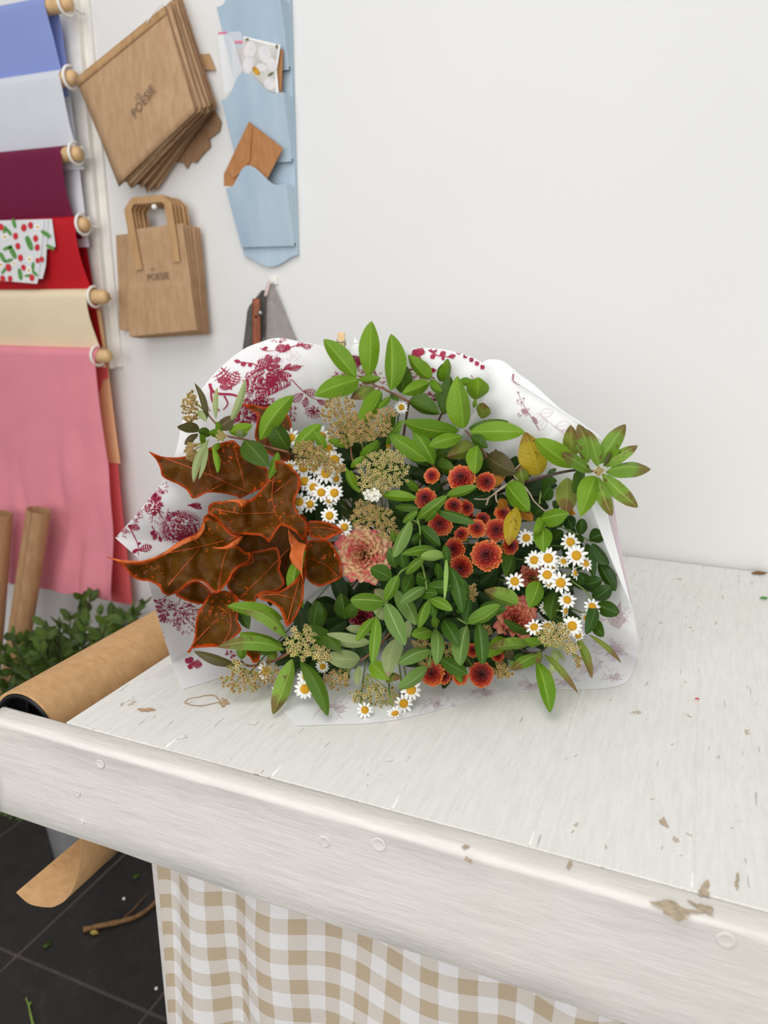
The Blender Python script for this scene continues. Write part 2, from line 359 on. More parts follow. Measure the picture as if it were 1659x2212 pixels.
def setp(o, label=None, cat=None, group=None, kind=None):
    if label: o['label'] = label
    if cat: o['category'] = cat
    if group: o['group'] = group
    if kind: o['kind'] = kind
    return o
def wloc(o):
    p = Vector((0, 0, 0))
    while o is not None: p += o.location; o = o.parent
    return p
def obj(name, g, mats, parent=None, smooth=True, attr=None, bevel=0.0, solid=0.0, **props):
    """link one mesh object built from world coordinates (parents carry only a location)"""
    if parent is not None: org = wloc(parent)
    else:
        xs = [v.x for v in g.V]; ys = [v.y for v in g.V]; zs = [v.z for v in g.V]
        org = Vector(((min(xs) + max(xs)) / 2, (min(ys) + max(ys)) / 2, min(zs)))
    me = mesh_of(name, g, mats, smooth, org, attr)
    o = bpy.data.objects.new(name, me); COL.objects.link(o)
    if parent is not None: o.parent = parent
    else: o.location = org
    if solid: md = o.modifiers.new('thick', 'SOLIDIFY'); md.thickness = solid; md.offset = 0
    if bevel:
        md = o.modifiers.new('bevel', 'BEVEL'); md.width = bevel; md.segments = 2; md.limit_method = 'ANGLE'
    return setp(o, **props)
def thing(name, loc, label, cat, group=None):
    o = bpy.data.objects.new(name, None); COL.objects.link(o); o.location = loc; o.empty_display_size = 0.02
    return setp(o, label, cat, group)
def smoothpath(pts, n=8):
    pts = [Vector(p) for p in pts]
    if len(pts) < 3: return pts
    out = []
    for i in range(len(pts) - 1):
        p0, p1, p2, p3 = pts[max(i - 1, 0)], pts[i], pts[i + 1], pts[min(i + 2, len(pts) - 1)]
        for k in range(n):
            u = k / n
            out.append(0.5 * ((2 * p1) + (p2 - p0) * u + (2 * p0 - 5 * p1 + 4 * p2 - p3) * u * u + (3 * p1 - p0 - 3 * p2 + p3) * u ** 3))
    return out + [pts[-1]]

# ------------------------------------------------------------------ the setting
g = G().box(-3.2, 2.6, YW, YW + 0.12, 0, 3.2)
obj('wall_back', g, 'wall', smooth=False, label='plain cream painted wall behind the table', cat='wall', kind='structure')
TS, GX, GY = 0.356, -1.260, 0.928
g = G().box(-3.2, 2.6, -2.0, YW, -0.06, -0.0012)
floor = obj('floor', g, 'grout', smooth=False, label='dark grey slate tiled floor with pale grout lines', cat='floor', kind='structure')
gt = G().box(0.003, TS - 0.003, 0.003, TS - 0.003, -0.02, 0.0)
tile_me = mesh_of('tile', gt, 'tile', False)
fl = wloc(floor)
for i in range(-5, 11):
    for j in range(-8, 2):
        x, y = GX + i * TS, GY + j * TS
        if x < -3.19 or x + TS > 2.6: continue
        if y + TS > YW - 0.001: continue
        o = bpy.data.objects.new('tile', tile_me); COL.objects.link(o); o.parent = floor; o.location = Vector((x, y, 0)) - fl
        md = o.modifiers.new('bevel', 'BEVEL'); md.width = 0.0015; md.segments = 1
# cut tiles along the wall
gt = G().box(0.003, TS - 0.003, 0.003, YW - GY - TS - 0.002, -0.02, 0.0); cut_me = mesh_of('tile', gt, 'tile', False)
for i in range(-5, 11):
    x = GX + i * TS
    if x < -3.19 or x + TS > 2.6: continue
    o = bpy.data.objects.new('tile', cut_me); COL.objects.link(o); o.parent = floor; o.location = Vector((x, GY + TS, 0)) - fl

# ------------------------------------------------------------------ work table
XL, XR = -0.683, 1.05
YF0, YF1 = 0.588, 0.617                       # front board
tab = thing('work_table', ((XL + XR) / 2, 1.05, 0), 'white painted wooden work table carrying the bouquet', 'table')
seams = [XL, -0.535, -0.392, -0.250, -0.108, 0.036, 0.180, 0.324, 0.468, 0.612, 0.756, 0.9, XR]
for a, b in zip(seams, seams[1:]):
    g = G().box(a, b, YF1 + 0.0002, YW - 0.012, TZ - 0.032, TZ + random.uniform(-0.0001, 0.0001))
    obj('plank', g, 'paint_top', tab, False, bevel=0.0005)
    if a > XL: obj('seam_paint', G().tube([Vector((a + 0.0008 * noise.noise(Vector((a * 50, q * 0.7, 2))), YF1 + 0.004 + (YW - 0.016 - YF1 - 0.004) * q / 40, TZ - 0.0002)) for q in range(41)], 0.0013, 6), 'paint_patch', tab)
# front board with a rounded, worn rim
def board(x0, x1, y0, y1, z0, z1, nx, wob=0.0012):
    prof = [(y0 + 0.0012, z0), (y0, z0 + 0.0014)] + [(y0, z0 + 0.0014 + (z1 - 0.0124 - z0) * k / 4) for k in range(1, 5)]
    for k in range(1, 6):
        a = PI / 2 * k / 5; prof.append((y0 - 0.0022 * math.sin(2 * a) + 0.009 * (1 - math.cos(a)), z1 - 0.011 + 0.011 * math.sin(a)))
    prof += [(y1 - 0.004, z1), (y1, z1 - 0.002), (y1, z0 + 0.0014), (y1 - 0.0014, z0)]
    g = G(); n = len(prof)
    V = []
    for i in range(nx + 1):
        x = x0 + (x1 - x0) * i / nx
        for k, (y, z) in enumerate(prof):
            w = noise.noise(Vector((x * 9, k * 0.35, 3.1))) * wob
            e = 0.0
            if i in (0, nx) and 5 <= k <= 10: e = 0.004 * (1 if i == 0 else -1)
            V.append((x + e, y + w, z + w * 0.8))
    Fc = [(i * n + k, (i + 1) * n + k, (i + 1) * n + (k + 1) % n, i * n + (k + 1) % n) for i in range(nx) for k in range(n)]
    Fc += [tuple(range(n)), tuple(nx * n + k for k in range(n - 1, -1, -1))]
    return g.add(V, Fc)
fb = obj('front_board', board(-0.786, XR + 0.04, YF0, YF1, 0.741, TZ, 120), 'paint_board', tab, True)
obj('side_board', G().box(XL + 0.003, XL + 0.03, YF1 + 0.001, YW - 0.02, 0.765, TZ - 0.033), 'paint_board', tab, False, bevel=0.002)
obj('back_board', G().box(XL + 0.03, XR - 0.01, YW - 0.05, YW - 0.02, 0.765, TZ - 0.033), 'paint_board', tab, False, bevel=0.002)
for x, y in ((XL + 0.035, 0.70), (XR - 0.09, 0.70), (XL + 0.035, YW - 0.12), (XR - 0.09, YW - 0.12)):
    obj('leg', G().box(x, x + 0.06, y, y + 0.06, 0, TZ - 0.033), 'paint_board', tab, False, bevel=0.003)
# nail heads and filled screw holes in the front board
def board_pt(px, py): return onY(px, py, YF0)
for (px, py, r) in ((818, 1824, 0.0085), (701, 1818, 0.007), (1568, 2031, 0.0085), (217, 1650, 0.006), (168, 1713, 0.0045), (178, 1775, 0.003)):
    c = board_pt(px, py); g = G(); seg = 14; V = []
    for rr, dy in ((1.0, -0.0002), (0.82, -0.0013), (0.62, -0.0005), (0.0, -0.0009)):
        for k in range(seg):
            a = 2 * PI * k / seg; q = rr * r * (1 + 0.14 * noise.noise(Vector((px, k * 0.7, 0))))
            V.append((c.x + q * math.cos(a), c.y + dy, c.z + q * math.sin(a)))
    Fc = [(i * seg + k, i * seg + (k + 1) % seg, (i + 1) * seg + (k + 1) % seg, (i + 1) * seg + k) for i in range(3) for k in range(seg)]
    obj('filled_screw_hole', g.add(V, Fc), 'paint_board', tab)
def blob(cx, cy, rx, ry, rot, seed, n=26, rough=0.35):
    out = []
    for k in range(n):
        a = 2 * PI * k / n; q = 1 + rough * noise.noise(Vector((math.cos(a) * 1.6 + seed, math.sin(a) * 1.6, seed))) + rough * 0.6 * noise.noise(Vector((math.cos(a) * 5, math.sin(a) * 5, seed + 4)))
        x, y = rx * q * math.cos(a), ry * q * math.sin(a); out.append((cx + x * math.cos(rot) - y * math.sin(rot), cy + x * math.sin(rot) + y * math.cos(rot)))
    return out
def flat_patch(name, poly, mat, z=TZ + 0.0009):
    g = G(); pts = [onz(x, y, z) for x, y in poly]; g.add(pts, [tuple(range(len(pts) - 1, -1, -1))]); obj(name, g, mat, tab, False)
for k, (x, y, rx, ry, rot) in enumerate([(1462, 1967, 52, 13, 0.33), (1522, 1922, 12, 17, 0.2), (1520, 1963, 26, 8, 0.5), (1008, 1829, 7, 4, 0), (1231, 1867, 4, 9, 0.3), (1592, 1905, 5, 17, 0.1), (1012, 1858, 9, 4, 0.5), (1433, 1775, 10, 6, 0.7)]):
    flat_patch('worn_patch', blob(x, y, rx, ry, rot, k * 3.1, rough=0.9), 'bare_wood_chip')
flat_patch('worn_patch', blob(315, 1533, 15, 5, -0.05, 51, rough=0.7), 'stain_ring'); flat_patch('worn_patch', blob(484, 1517, 9, 9, 0, 53, rough=0.9), 'stain_ring')
# outline of a dried drip
o_ = blob(438, 1513, 40, 11, -0.12, 47, 40, 0.25); i_ = [(438 + (x - 438) * 0.93, 1513 + (y - 1513) * 0.86) for x, y in o_]
g = G(); n = len(o_); g.add([onz(x, y, TZ + 0.0009) for x, y in o_ + i_], [(k, n + k, n + (k + 1) % n, (k + 1) % n) for k in range(n)]); obj('stain_ring', g, 'stain_ring', tab, False)
for k, (x, y, rx, ry) in enumerate([(545, 1560, 13, 5), (391, 1591, 8, 5), (840, 1640, 10, 5)]):
    flat_patch('paint_blob', blob(x, y, rx, ry, -0.1, 61 + k), 'paint_patch')
# loose crumbs on the table
for k, (x, y, lx, ly, m, lab) in enumerate([(1506, 1510, 4, 1.5, 'berry', 'tiny red petal fragment on the table right of the bouquet'), (1640, 1238, 18, 5, 'twig_bark', 'broken brown twig end at the back edge of the table'), (1650, 1292, 9, 3.5, 'berry_leaf', 'scrap of green leaf on the table at the right edge')]):
    p = onz(x, y, TZ + 0.003); g = G(); r = lx / F * 1.3
    g.tube([p + rt * (-r), p + rt * (-r * 0.3) + zu * 0.001, p + rt * r * 0.5, p + rt * r], [ly / F * 0.5, ly / F * 1.2, ly / F, ly / F * 0.3], 6)
    obj('table_crumb', g, m, label=lab, cat='debris')

# ------------------------------------------------------------------ gingham curtain under the table
def curtain(u, v):
    x = -0.60 + u * 1.25
    s = u * 1.25
    fold = 0.010 * math.sin(s * 46 + 2.2 * math.sin(s * 9) + v * 1.6) + 0.007 * math.sin(s * 21 + 1 - v * 2.5) + 0.008 * noise.noise(Vector((s * 7, v * 3.2, 1.0)))
    fold *= 0.7 + 1.0 * v
    return Vector((x + 0.010 * math.cos(s * 46 + 2.2 * math.sin(s * 9) + v * 1.6) * v - 0.018 * v * (1 - u), 0.655 + fold, 0.80 - v * 0.74))
g = G().grid(curtain, 220, 50, uvfn=lambda u, v: (u * 1.36 + 0.012 * v + 0.006 * noise.noise(Vector((u * 9, v * 4, 5))), v * 0.74 + 0.01 * noise.noise(Vector((u * 8, v * 3, 9)))))
obj('gingham_curtain', g, 'gingham', solid=0.0012, label='beige and white gingham cloth hanging below the front of the table', cat='curtain')

# ------------------------------------------------------------------ kraft paper roll beside the table
RX, RZ, RR = -0.772, 0.840, 0.0555
roll = thing('kraft_paper_roll', (RX, 1.05, RZ - RR), 'thick roll of ribbed brown kraft paper along the left side of the table', 'paper roll')
def cyl(y0, y1, r, nseg, ny, cx=RX, cz=RZ):
    g = G()
    def fn(u, v):
        a = 2 * PI * v; w = 1 + 0.004 * noise.noise(Vector((u * 6, math.cos(a) * 1.5, math.sin(a) * 1.5)))
        return Vector((cx + r * w * math.cos(a), y0 + (y1 - y0) * u, cz + r * w * math.sin(a)))
    return g.grid(fn, ny, nseg)
g = cyl(0.632, 1.50, RR, 64, 20)
gi = cyl(0.632, 1.50, RR - 0.004, 64, 2); g.add(gi.V, [f[::-1] for f in gi.Fc])
def ring(y, r0, r1, flip, mi=0, seg=64):
    V = [(RX + r * math.cos(2 * PI * k / seg), y, RZ + r * math.sin(2 * PI * k / seg)) for r in (r0, r1) for k in range(seg)]
    Fc = [(k, (k + 1) % seg, seg + (k + 1) % seg, seg + k) for k in range(seg)]
    g.add(V, [f[::-1] for f in Fc] if flip else Fc, mi)
ring(0.632, RR - 0.004, RR, False); ring(1.50, RR - 0.004, RR, True)
obj('wound_paper', g, 'kraft_roll', roll)
for y, s in ((0.634, 1), (1.498, -1)):
    g = G(); seg = 64
    prof = [(0.0505, 0.0), (0.0505, -0.004), (0.0455, -0.004), (0.0455, 0.012), (0.0, 0.012)]
    V = [(RX + r * math.cos(2 * PI * k / seg), y + d * s, RZ + r * math.sin(2 * PI * k / seg)) for r, d in prof for k in range(seg)]
    Fc = [(i * seg + k, i * seg + (k + 1) % seg, (i + 1) * seg + (k + 1) % seg, (i + 1) * seg + k) for i in range(len(prof) - 1) for k in range(seg)]
    cap = obj('end_cap', g.add(V, Fc), 'black_plastic', roll)
    for k in range(6):
        a = 2 * PI * k / 6 + PI / 2 - 0.12; e = Vector((math.cos(a), 0, math.sin(a))); q = Vector((-e.z, 0, e.x)) * 0.0016; c0 = Vector((RX, y + 0.001 * s, RZ))
        pr = [c0 + e * 0.010 + q, c0 + e * 0.0465 + q, c0 + e * 0.0465 - q, c0 + e * 0.010 - q]
        obj('spoke', G().prism(pr, [p + Vector((0, 0.010 * s, 0)) for p in pr]), 'black_plastic', cap, False)
    g = G(); g.tube([(RX, y + 0.012 * s, RZ), (RX, y - 0.003 * s, RZ)], [0.014, 0.012], 24); obj('hub', g, 'black_plastic', cap, True)
obj('spindle', G().tube([(RX, 0.610, RZ), (RX, 1.525, RZ)], 0.006, 12), 'metal', roll)
# loose end of the paper curling below the board
prof = [(-0.716, 0.833), (-0.7115, 0.78), (-0.710, 0.725), (-0.7105, 0.683), (-0.716, 0.645), (-0.726, 0.614), (-0.738, 0.590), (-0.753, 0.570), (-0.768, 0.557), (-0.782, 0.548), (-0.805, 0.541), (-0.828, 0.539), (-0.849, 0.550)]
pp = smoothpath([Vector((x, 0, z)) for x, z in prof], 5)
g = G().grid(lambda u, v: Vector((pp[min(int(round(u * (len(pp) - 1))), len(pp) - 1)].x, 0.640 + v * 0.84, pp[int(round(u * (len(pp) - 1)))].z)), len(pp) - 1, 8)
obj('paper_tail', g, 'kraft_roll', roll, solid=0.0005)

# ------------------------------------------------------------------ floor litter, bucket, greenery, tubes
def floor_pts(pts, z): return [onz(x, y, z) for x, y in pts]
st = thing('fallen_branch', onz(280, 1980, 0), 'curved brown twig lying on the slate floor under the table', 'twig')
g = G(); pth = smoothpath(floor_pts([(180, 2008), (215, 2000), (262, 1990), (300, 1977), (335, 1950), (356, 1915), (371, 1885), (380, 1862)], 0.008), 5)
g.tube(pth, [0.0062 - 0.0026 * i / len(pth) + 0.0006 * math.sin(i * 1.7) for i in range(len(pth))], 8); obj('stem', g, 'twig_bark', st)
g = G(); g.tube(smoothpath(floor_pts([(268, 1983), (290, 1962), (305, 1945), (322, 1928)], 0.008), 5), [0.0022 - 0.0001 * k for k in range(16)], 6); obj('side_shoot', g, 'twig_bark', st)
p = onz(197, 2014, 0.006); obj('dry_bract', G().tube([p, p + Vector((0.008, 0.002, 0.002)), p + Vector((0.016, 0.006, -0.002))], [0.004, 0.006, 0.002], 6), 'straw_bit', st)
for (x, y, lab) in ((101, 2042, 'small green leaf scrap on the slate floor below the curled paper'), (294, 1893, 'small dull green leaf scrap on the floor near the twig')):
    p = onz(x, y, 0.002); g = G(); g.add([p + Vector((-0.008, -0.006, 0)), p + Vector((0.004, -0.01, 0.003)), p + Vector((0.009, 0.006, 0.001)), p + Vector((-0.003, 0.012, 0.004))], [(0, 1, 2, 3)])
    obj('leaf_scrap', g, 'hedge_leaf', solid=0.0006, label=lab, cat='leaf')
g = G(); pth = smoothpath(floor_pts([(72, 2215), (66, 2190), (62, 2172), (56, 2155)], 0.005), 5); g.tube(pth, [0.003 - 0.0001 * i for i in range(len(pth))], 6)
g.tube(floor_pts([(62, 2172), (67, 2165)], 0.006), [0.002, 0.003], 6)
obj('green_sprig', g, 'stem_green', label='bare green sprig on the floor at the bottom left corner', cat='twig')
for (x, y) in ((338, 2137), (268, 1943), (376, 2100)):
    p = onz(x, y, 0.001); obj('floor_speck', G().tube([p, p + zu * 0.003, p + zu * 0.006], [0.003, 0.004, 0.001], 7), 'white_plastic', label={338: 'white crumb on the slate tile left of the gingham cloth', 268: 'white crumb on the slate beside the side shoot of the twig', 376: 'white crumb on the floor at the edge of the gingham cloth'}[x], cat='crumb')

bx, by = -1.36, 1.25
bk = thing('flower_bucket', (bx, by, 0), 'pale grey plastic bucket of greenery on the floor behind the paper roll', 'bucket')
prof = [(0.0, 0.0), (0.082, 0.0), (0.112, 0.30), (0.119, 0.305), (0.119, 0.318), (0.110, 0.318), (0.108, 0.30), (0.078, 0.01), (0.0, 0.01)]
g = G(); seg = 40
V = [(bx + r * math.cos(2 * PI * k / seg), by + r * math.sin(2 * PI * k / seg), 0.001 + z) for r, z in prof for k in range(seg)]
g.add(V, [(i * seg + k, i * seg + (k + 1) % seg, (i + 1) * seg + (k + 1) % seg, (i + 1) * seg + k) for i in range(len(prof) - 1) for k in range(seg)])
obj('body', g, 'bucket_plastic', bk)

def leaf_geo(B, T, w, shape='lance', serr=0, view=None, roll=0.0, bend=0.06, sbow=0.0, fold=0.15, nu=24, nv=4, wave=0.0, seed=0.0):
    """one leaf blade from base B to tip T, w = full width (m), facing 'view'"""
    B, T = Vector(B), Vector(T); a = T - B; L = max(a.length, 1e-4)
    vw = (view if view is not None else (C - (B + T) / 2)).normalized()
    s = a.cross(vw)
    if s.length < 1e-6: s = a.cross(zu)
    s.normalize(); n = s.cross(a).normalized()
    if roll:
        q = Matrix.Rotation(roll, 3, a.normalized()); s = q @ s; n = q @ n
    def hw(v):
        if shape == 'lance': f = (v ** 0.75) * ((1 - v) ** 0.80) / 0.342
        elif shape == 'ovate': f = (v ** 0.55) * ((1 - v) ** 0.85) / 0.376
        elif shape == 'strap': f = math.sin(PI * min(1, v ** 0.8)) ** 0.6
        else: f = max(0.0, math.sin(PI * v ** 0.92)) ** 0.62
        return min(f, 1.06) * w * 0.5
    g = G(); V = []; UVs = []
    for i in range(nu + 1):
        v = i / nu; c = B + a * v + n * (bend * L * 4 * v * (1 - v)) + s * (sbow * L * 4 * v * (1 - v))
        for j in range(nv + 1):
            x = -1 + 2 * j / nv; h = hw(v) if 0 < v < 1 else w * 0.012
            if serr and j in (0, nv): h *= 1.0 + (0.055 if i % 2 == 0 else -0.035)
            off = -fold * abs(x) * h * 1.0 + wave * w * math.sin(v * 14 + seed + (1.5 if x > 0 else 0)) * abs(x)
            shift = a * (0.014 if (serr and j in (0, nv) and i % 2 == 0) else 0.0)
            V.append(c + s * (x * h) + n * off + shift); UVs.append((j / nv, v))
    Fc = [(i * (nv + 1) + j, i * (nv + 1) + j + 1, (i + 1) * (nv + 1) + j + 1, (i + 1) * (nv + 1) + j) for i in range(nu) for j in range(nv)]
    return g.add(V, Fc, 0, UVs)

# evergreen cuttings standing in the bucket
rg = random.Random(11)
tips = [(20, 1400), (60, 1385), (95, 1352), (130, 1345), (150, 1330), (30, 1440), (75, 1420), (175, 1290), (195, 1285), (215, 1330), (240, 1335), (265, 1325), (290, 1318), (310, 1300), (120, 1400), (165, 1370), (205, 1380), (245, 1370), (10, 1480), (50, 1470), (100, 1450), (150, 1430), (30, 1770), (5, 1760), (200, 1420), (5, 1520), (60, 1520), (20, 1500), (100, 1490), (140, 1470), (180, 1450), (222, 1430), (262, 1400), (292, 1370), (40, 1545), (12, 1555), (90, 1430), (130, 1415), (235, 1400), (280, 1345), (70, 1455), (110, 1520), (160, 1400), (5, 1400), (25, 1384), (45, 1404), (66, 1392), (86, 1408), (15, 1432), (55, 1440), (102, 1378), (124, 1384), (40, 1462), (82, 1468), (5, 1462), (185, 1350), (228, 1352)]
names = ['at far left', 'with upright pale tip', 'crossing the leaning cardboard tube', 'behind the tube foot', 'with feathery leaves against the wall']
for k, (x, y) in enumerate(tips):
    low = y > 1700
    Yd = rg.uniform(1.10, 1.24) if k > 42 else rg.uniform(1.24, 1.44) if not low else rg.uniform(1.12, 1.18)
    tp = onY(x, y, Yd)
    b0 = Vector((bx + rg.uniform(-0.05, 0.05), by + rg.uniform(-0.05, 0.05), 0.10))
    mid = Vector(((b0.x * 0.62 + tp.x * 0.38) + rg.uniform(-0.02, 0.02), b0.y * 0.6 + tp.y * 0.4, max(b0.z * 0.4 + tp.z * 0.6, 0.33) if not low else 0.46))
    pth = smoothpath([b0, Vector((b0.x * 0.85 + mid.x * 0.15, b0.y * 0.85 + mid.y * 0.15, 0.30)), mid, tp], 8)
    br = thing('evergreen_cutting', b0, 'evergreen cutting drooping from the bucket below the table board' if low else 'small-leaved evergreen cutting standing in the grey bucket behind the paper roll', 'cutting', 'drooping evergreen cuttings' if low else 'evergreen cuttings in the bucket')
    obj('stem', G().tube(pth, [0.0028 - 0.00006 * i for i in range(len(pth))], 5), 'stem_dark', br)
    rest = G(); m = len(pth); cnt = 44
    for q in range(cnt):
        f = 0.40 + 0.60 * (q / (cnt - 1)); idx = min(int(f * (m - 1)), m - 2); pbase = pth[idx].lerp(pth[idx + 1], f * (m - 1) - idx)
        tg = (pth[idx + 1] - pth[idx]).normalized(); side = Vector((rg.uniform(-1, 1), rg.uniform(-1, 1), rg.uniform(-0.5, 0.9))).normalized()
        L = rg.uniform(0.026, 0.046); tipp = pbase + (side * 0.85 + tg * 0.55).normalized() * L
        gl = leaf_geo(pbase, tipp, L * 0.5, 'ell', view=Vector((rg.uniform(-1, 1), rg.uniform(-1, 0.2), 1)), bend=0.05, fold=0.25, nu=5, nv=2)
        if f > 0.905 and y < 1460: obj('leaf', gl, 'hedge_leaf', br)
        else: rest.add(gl.V, gl.Fc, 0, [gl.UV[i] for i in range(len(gl.V))])
    obj('lower_leaves', rest, 'hedge_leaf', br, kind='stuff')

for k, (tx, ty, bxp, byp, r, lab) in enumerate([(84, 1102, 18, 1530, 0.030, 'brown cardboard tube leaning on the wall in front of the pink tissue'), (2, 1108, -30, 1530, 0.030, 'cardboard tube cut off by the left edge of the picture')]):
    top = onY(tx, ty, 1.395); low = onY(bxp, byp, 1.33); dr = (low - top).normalized(); low = top + dr * ((0.004 + r * 0.3 - top.z) / dr.z)
    tb = thing('cardboard_tube', low, lab, 'tube')
    g = G(); n = 30; ax = (top - low).normalized(); e1 = ax.cross(Vector((0, 1, 0))).normalized(); e2 = ax.cross(e1)
    V = []
    for p, rr in ((low, r), (low.lerp(top, 0.5), r * 1.01), (top, r), (top, r * 0.86), (top - ax * 0.25, r * 0.86)):
        V += [p + (e1 * math.cos(2 * PI * q / n) + e2 * math.sin(2 * PI * q / n)) * rr for q in range(n)]
    g.add(V, [(i * n + q, i * n + (q + 1) % n, (i + 1) * n + (q + 1) % n, (i + 1) * n + q) for i in range(4) for q in range(n)])
    obj('wall', g, 'cardboard_tube', tb)
    ed = -e2 if (-e2).y < e2.y else e2
    g = G(); off = (ed * 0.9 + e1 * (-0.25)).normalized() * r * 1.012; wv_ = e1 * r * 0.30
    g.add([low + off, low + off + wv_ * 0.6 - ed * 0.0, top + off + wv_ * 0.6, top + off], [(0, 1, 2, 3)]); obj('seam_flap', g, 'kraft_bag_dark', tb, solid=0.001)

# ------------------------------------------------------------------ tissue paper rack on the wall
RY = YW - 0.075
rack = thing('tissue_rack', onY(205, 640, YW), 'white painted upright rail with ring hooks for tissue paper rods', 'rack')
xa, xb = onY(165, 640, YW - 0.02).x, onY(226, 640, YW - 0.02).x
obj('upright', G().box(xb - 0.062, xb, YW - 0.024, YW - 0.0005, onY(245, 797, YW - 0.02).z, 2.35), 'white_rail', rack, False, bevel=0.002)
obj('backing_strip', G().box(xb - 0.10, xb + 0.022, YW - 0.008, YW - 0.0002, onY(245, 797, YW - 0.02).z + 0.004, 2.35), 'white_rail', rack, False, bevel=0.001)
rods = [((150, 6), 'topmost wooden rod, over the blue tissue'), ((161, 167), 'wooden rod carrying the white tissue'), ((172, 331), 'wooden rod carrying the burgundy tissue'), ((187, 484), 'wooden rod carrying the red tissue'), ((229, 641), 'wooden rod carrying the cream tissue'), ((235, 769), 'lowest wooden rod, carrying the pink tissue')]
sheetdata = [  # front right edge, back right edge (pixels), material, back material, label
    ('tissue_blue', 'tissue_blue', [(95, 0), (134, 166)], [(121, 10), (143, 170)], 'periwinkle blue tissue paper on the top rod'),
    ('tissue_white', 'tissue_white', [(126, 160), (166, 332)], [(143, 178), (186, 533)], 'white tissue paper draped below the blue tissue'),
    ('tissue_burgundy', 'tissue_burgundy', [(129, 324), (159, 474)], [(148, 340), (163, 476)], 'burgundy tissue paper draped between white and red'),
    ('tissue_red', 'tissue_red_dark', [(161, 476), (194, 632)], [(172, 492), (214, 760)], 'bright red tissue paper under the strawberry print'),
    ('tissue_cream', 'tissue_orange', [(188, 634), (212, 762)], [(206, 655), (250, 1004)], 'pale cream tissue paper above the pink tissue'),
    ('tissue_pink', 'tissue_coral', [(206, 762), (249, 1296)], [(222, 790), (276, 1312)], 'long pink tissue paper hanging to the greenery')]
RD = 0.0165
for k, ((ex, ey), lab) in enumerate(rods):
    e = onY(ex, ey, RY); fmat, bmat, fe, be, slab = sheetdata[k]
    rd = thing('wooden_rod', e, lab, 'rod', 'tissue paper rods')
    g = G(); zr = e.z; V = [(-2.6, RY, zr), (e.x - 0.008, RY, zr), (e.x - 0.002, RY, zr), (e.x + 0.003, RY, zr), (e.x + 0.005, RY, zr)]
    g.tube(V, [RD, RD, RD * 0.93, RD * 0.7, RD * 0.2], 20); obj('dowel', g, 'dowel_wood', rd)
    # ring hook: part of the rack
    rx = e.x - (0.034 if k >= 4 else 0.010); g = G(); n = 22; tor = []
    for q in range(n + 1):
        a = PI * 0.42 + (2 * PI * 0.92) * q / n; tor.append(Vector((rx, RY + math.cos(a) * 0.0235, zr + math.sin(a) * 0.0235)))
    g.tube(tor, 0.0034, 8); g.tube([Vector((rx, RY + 0.0235, zr - 0.002)), Vector((max(rx, xb - 0.05), YW - 0.03, zr - 0.004)), Vector((max(rx, xb - 0.05), YW - 0.022, zr - 0.004))], 0.0034, 8)
    obj('ring_hook', g, 'white_plastic', rack)
    # tissue sheet: front panel tucks behind the next rod, back panel hangs to the wall
    sh = thing('tissue_sheet', Vector((e.x - 0.3, RY, zr - 0.3)), slab, 'tissue paper', 'tissue sheets on the rack')
    last = k == len(rods) - 1; yf = RY - RD - 0.002
    nxt = None if last else onY(rods[k + 1][0][0], rods[k + 1][0][1], RY).z
    x_top = onY(fe[0][0], fe[0][1], yf).x; pb = onY(fe[1][0], fe[1][1], yf + (0.0 if last else 0.02))
    zbot = pb.z if last else nxt - 0.03
    def front(u, v, x_top=x_top, pb=pb, zr=zr, zbot=zbot, last=last, yf=yf, k=k):
        z = zr - (zr - zbot) * v
        y = yf + (0.012 * math.sin(v * 3) if last else (RD * 2 + 0.008) * v ** 1.6)
        xr = x_top + (pb.x - x_top) * min(1.0, (zr - z) / max(0.01, zr - pb.z)) + 0.004 * math.sin(v * 5 + k)
        amp = (0.034 if last else 0.006); cr = amp * v * (noise.noise(Vector((u * 12 + k, v * 3 + u * 3, k))) + 0.5 * math.sin(u * 34 + v * 3 + k))
        return Vector((-2.35 + (xr + 2.35) * u, y - abs(cr) * (0.9 if last else 0.2) - 0.0005, z))
    def back(u, v, k=k):
        z0, z1 = zr, onY(be[1][0], be[1][1], RY + RD).z; xr0, xr1 = onY(be[0][0], be[0][1], RY + RD).x, onY(be[1][0], be[1][1], RY + RD).x
        z = z0 - (z0 - z1) * v; y = RY + RD + 0.003 + 0.006 * min(1, v * 3) + 0.002 * k
        return Vector((-2.35 + (xr0 + (xr1 - xr0) * v + 2.35) * u, y + 0.002 * math.sin(u * 40 + v * 4), z))
    def over(u, v):
        a = PI * (1 - v); r = RD + 0.002; xr = x_top + 0.010 * v
        return Vector((-2.35 + (xr + 2.35) * u, RY + r * -math.cos(PI * v), zr + r * math.sin(PI * v)))
    g = G().grid(front, 110, 40)
    g.grid(over, 60, 10)
    obj('front_fall', g, fmat, sh)
    obj('back_fall', G().grid(back, 50, 20), bmat, sh)
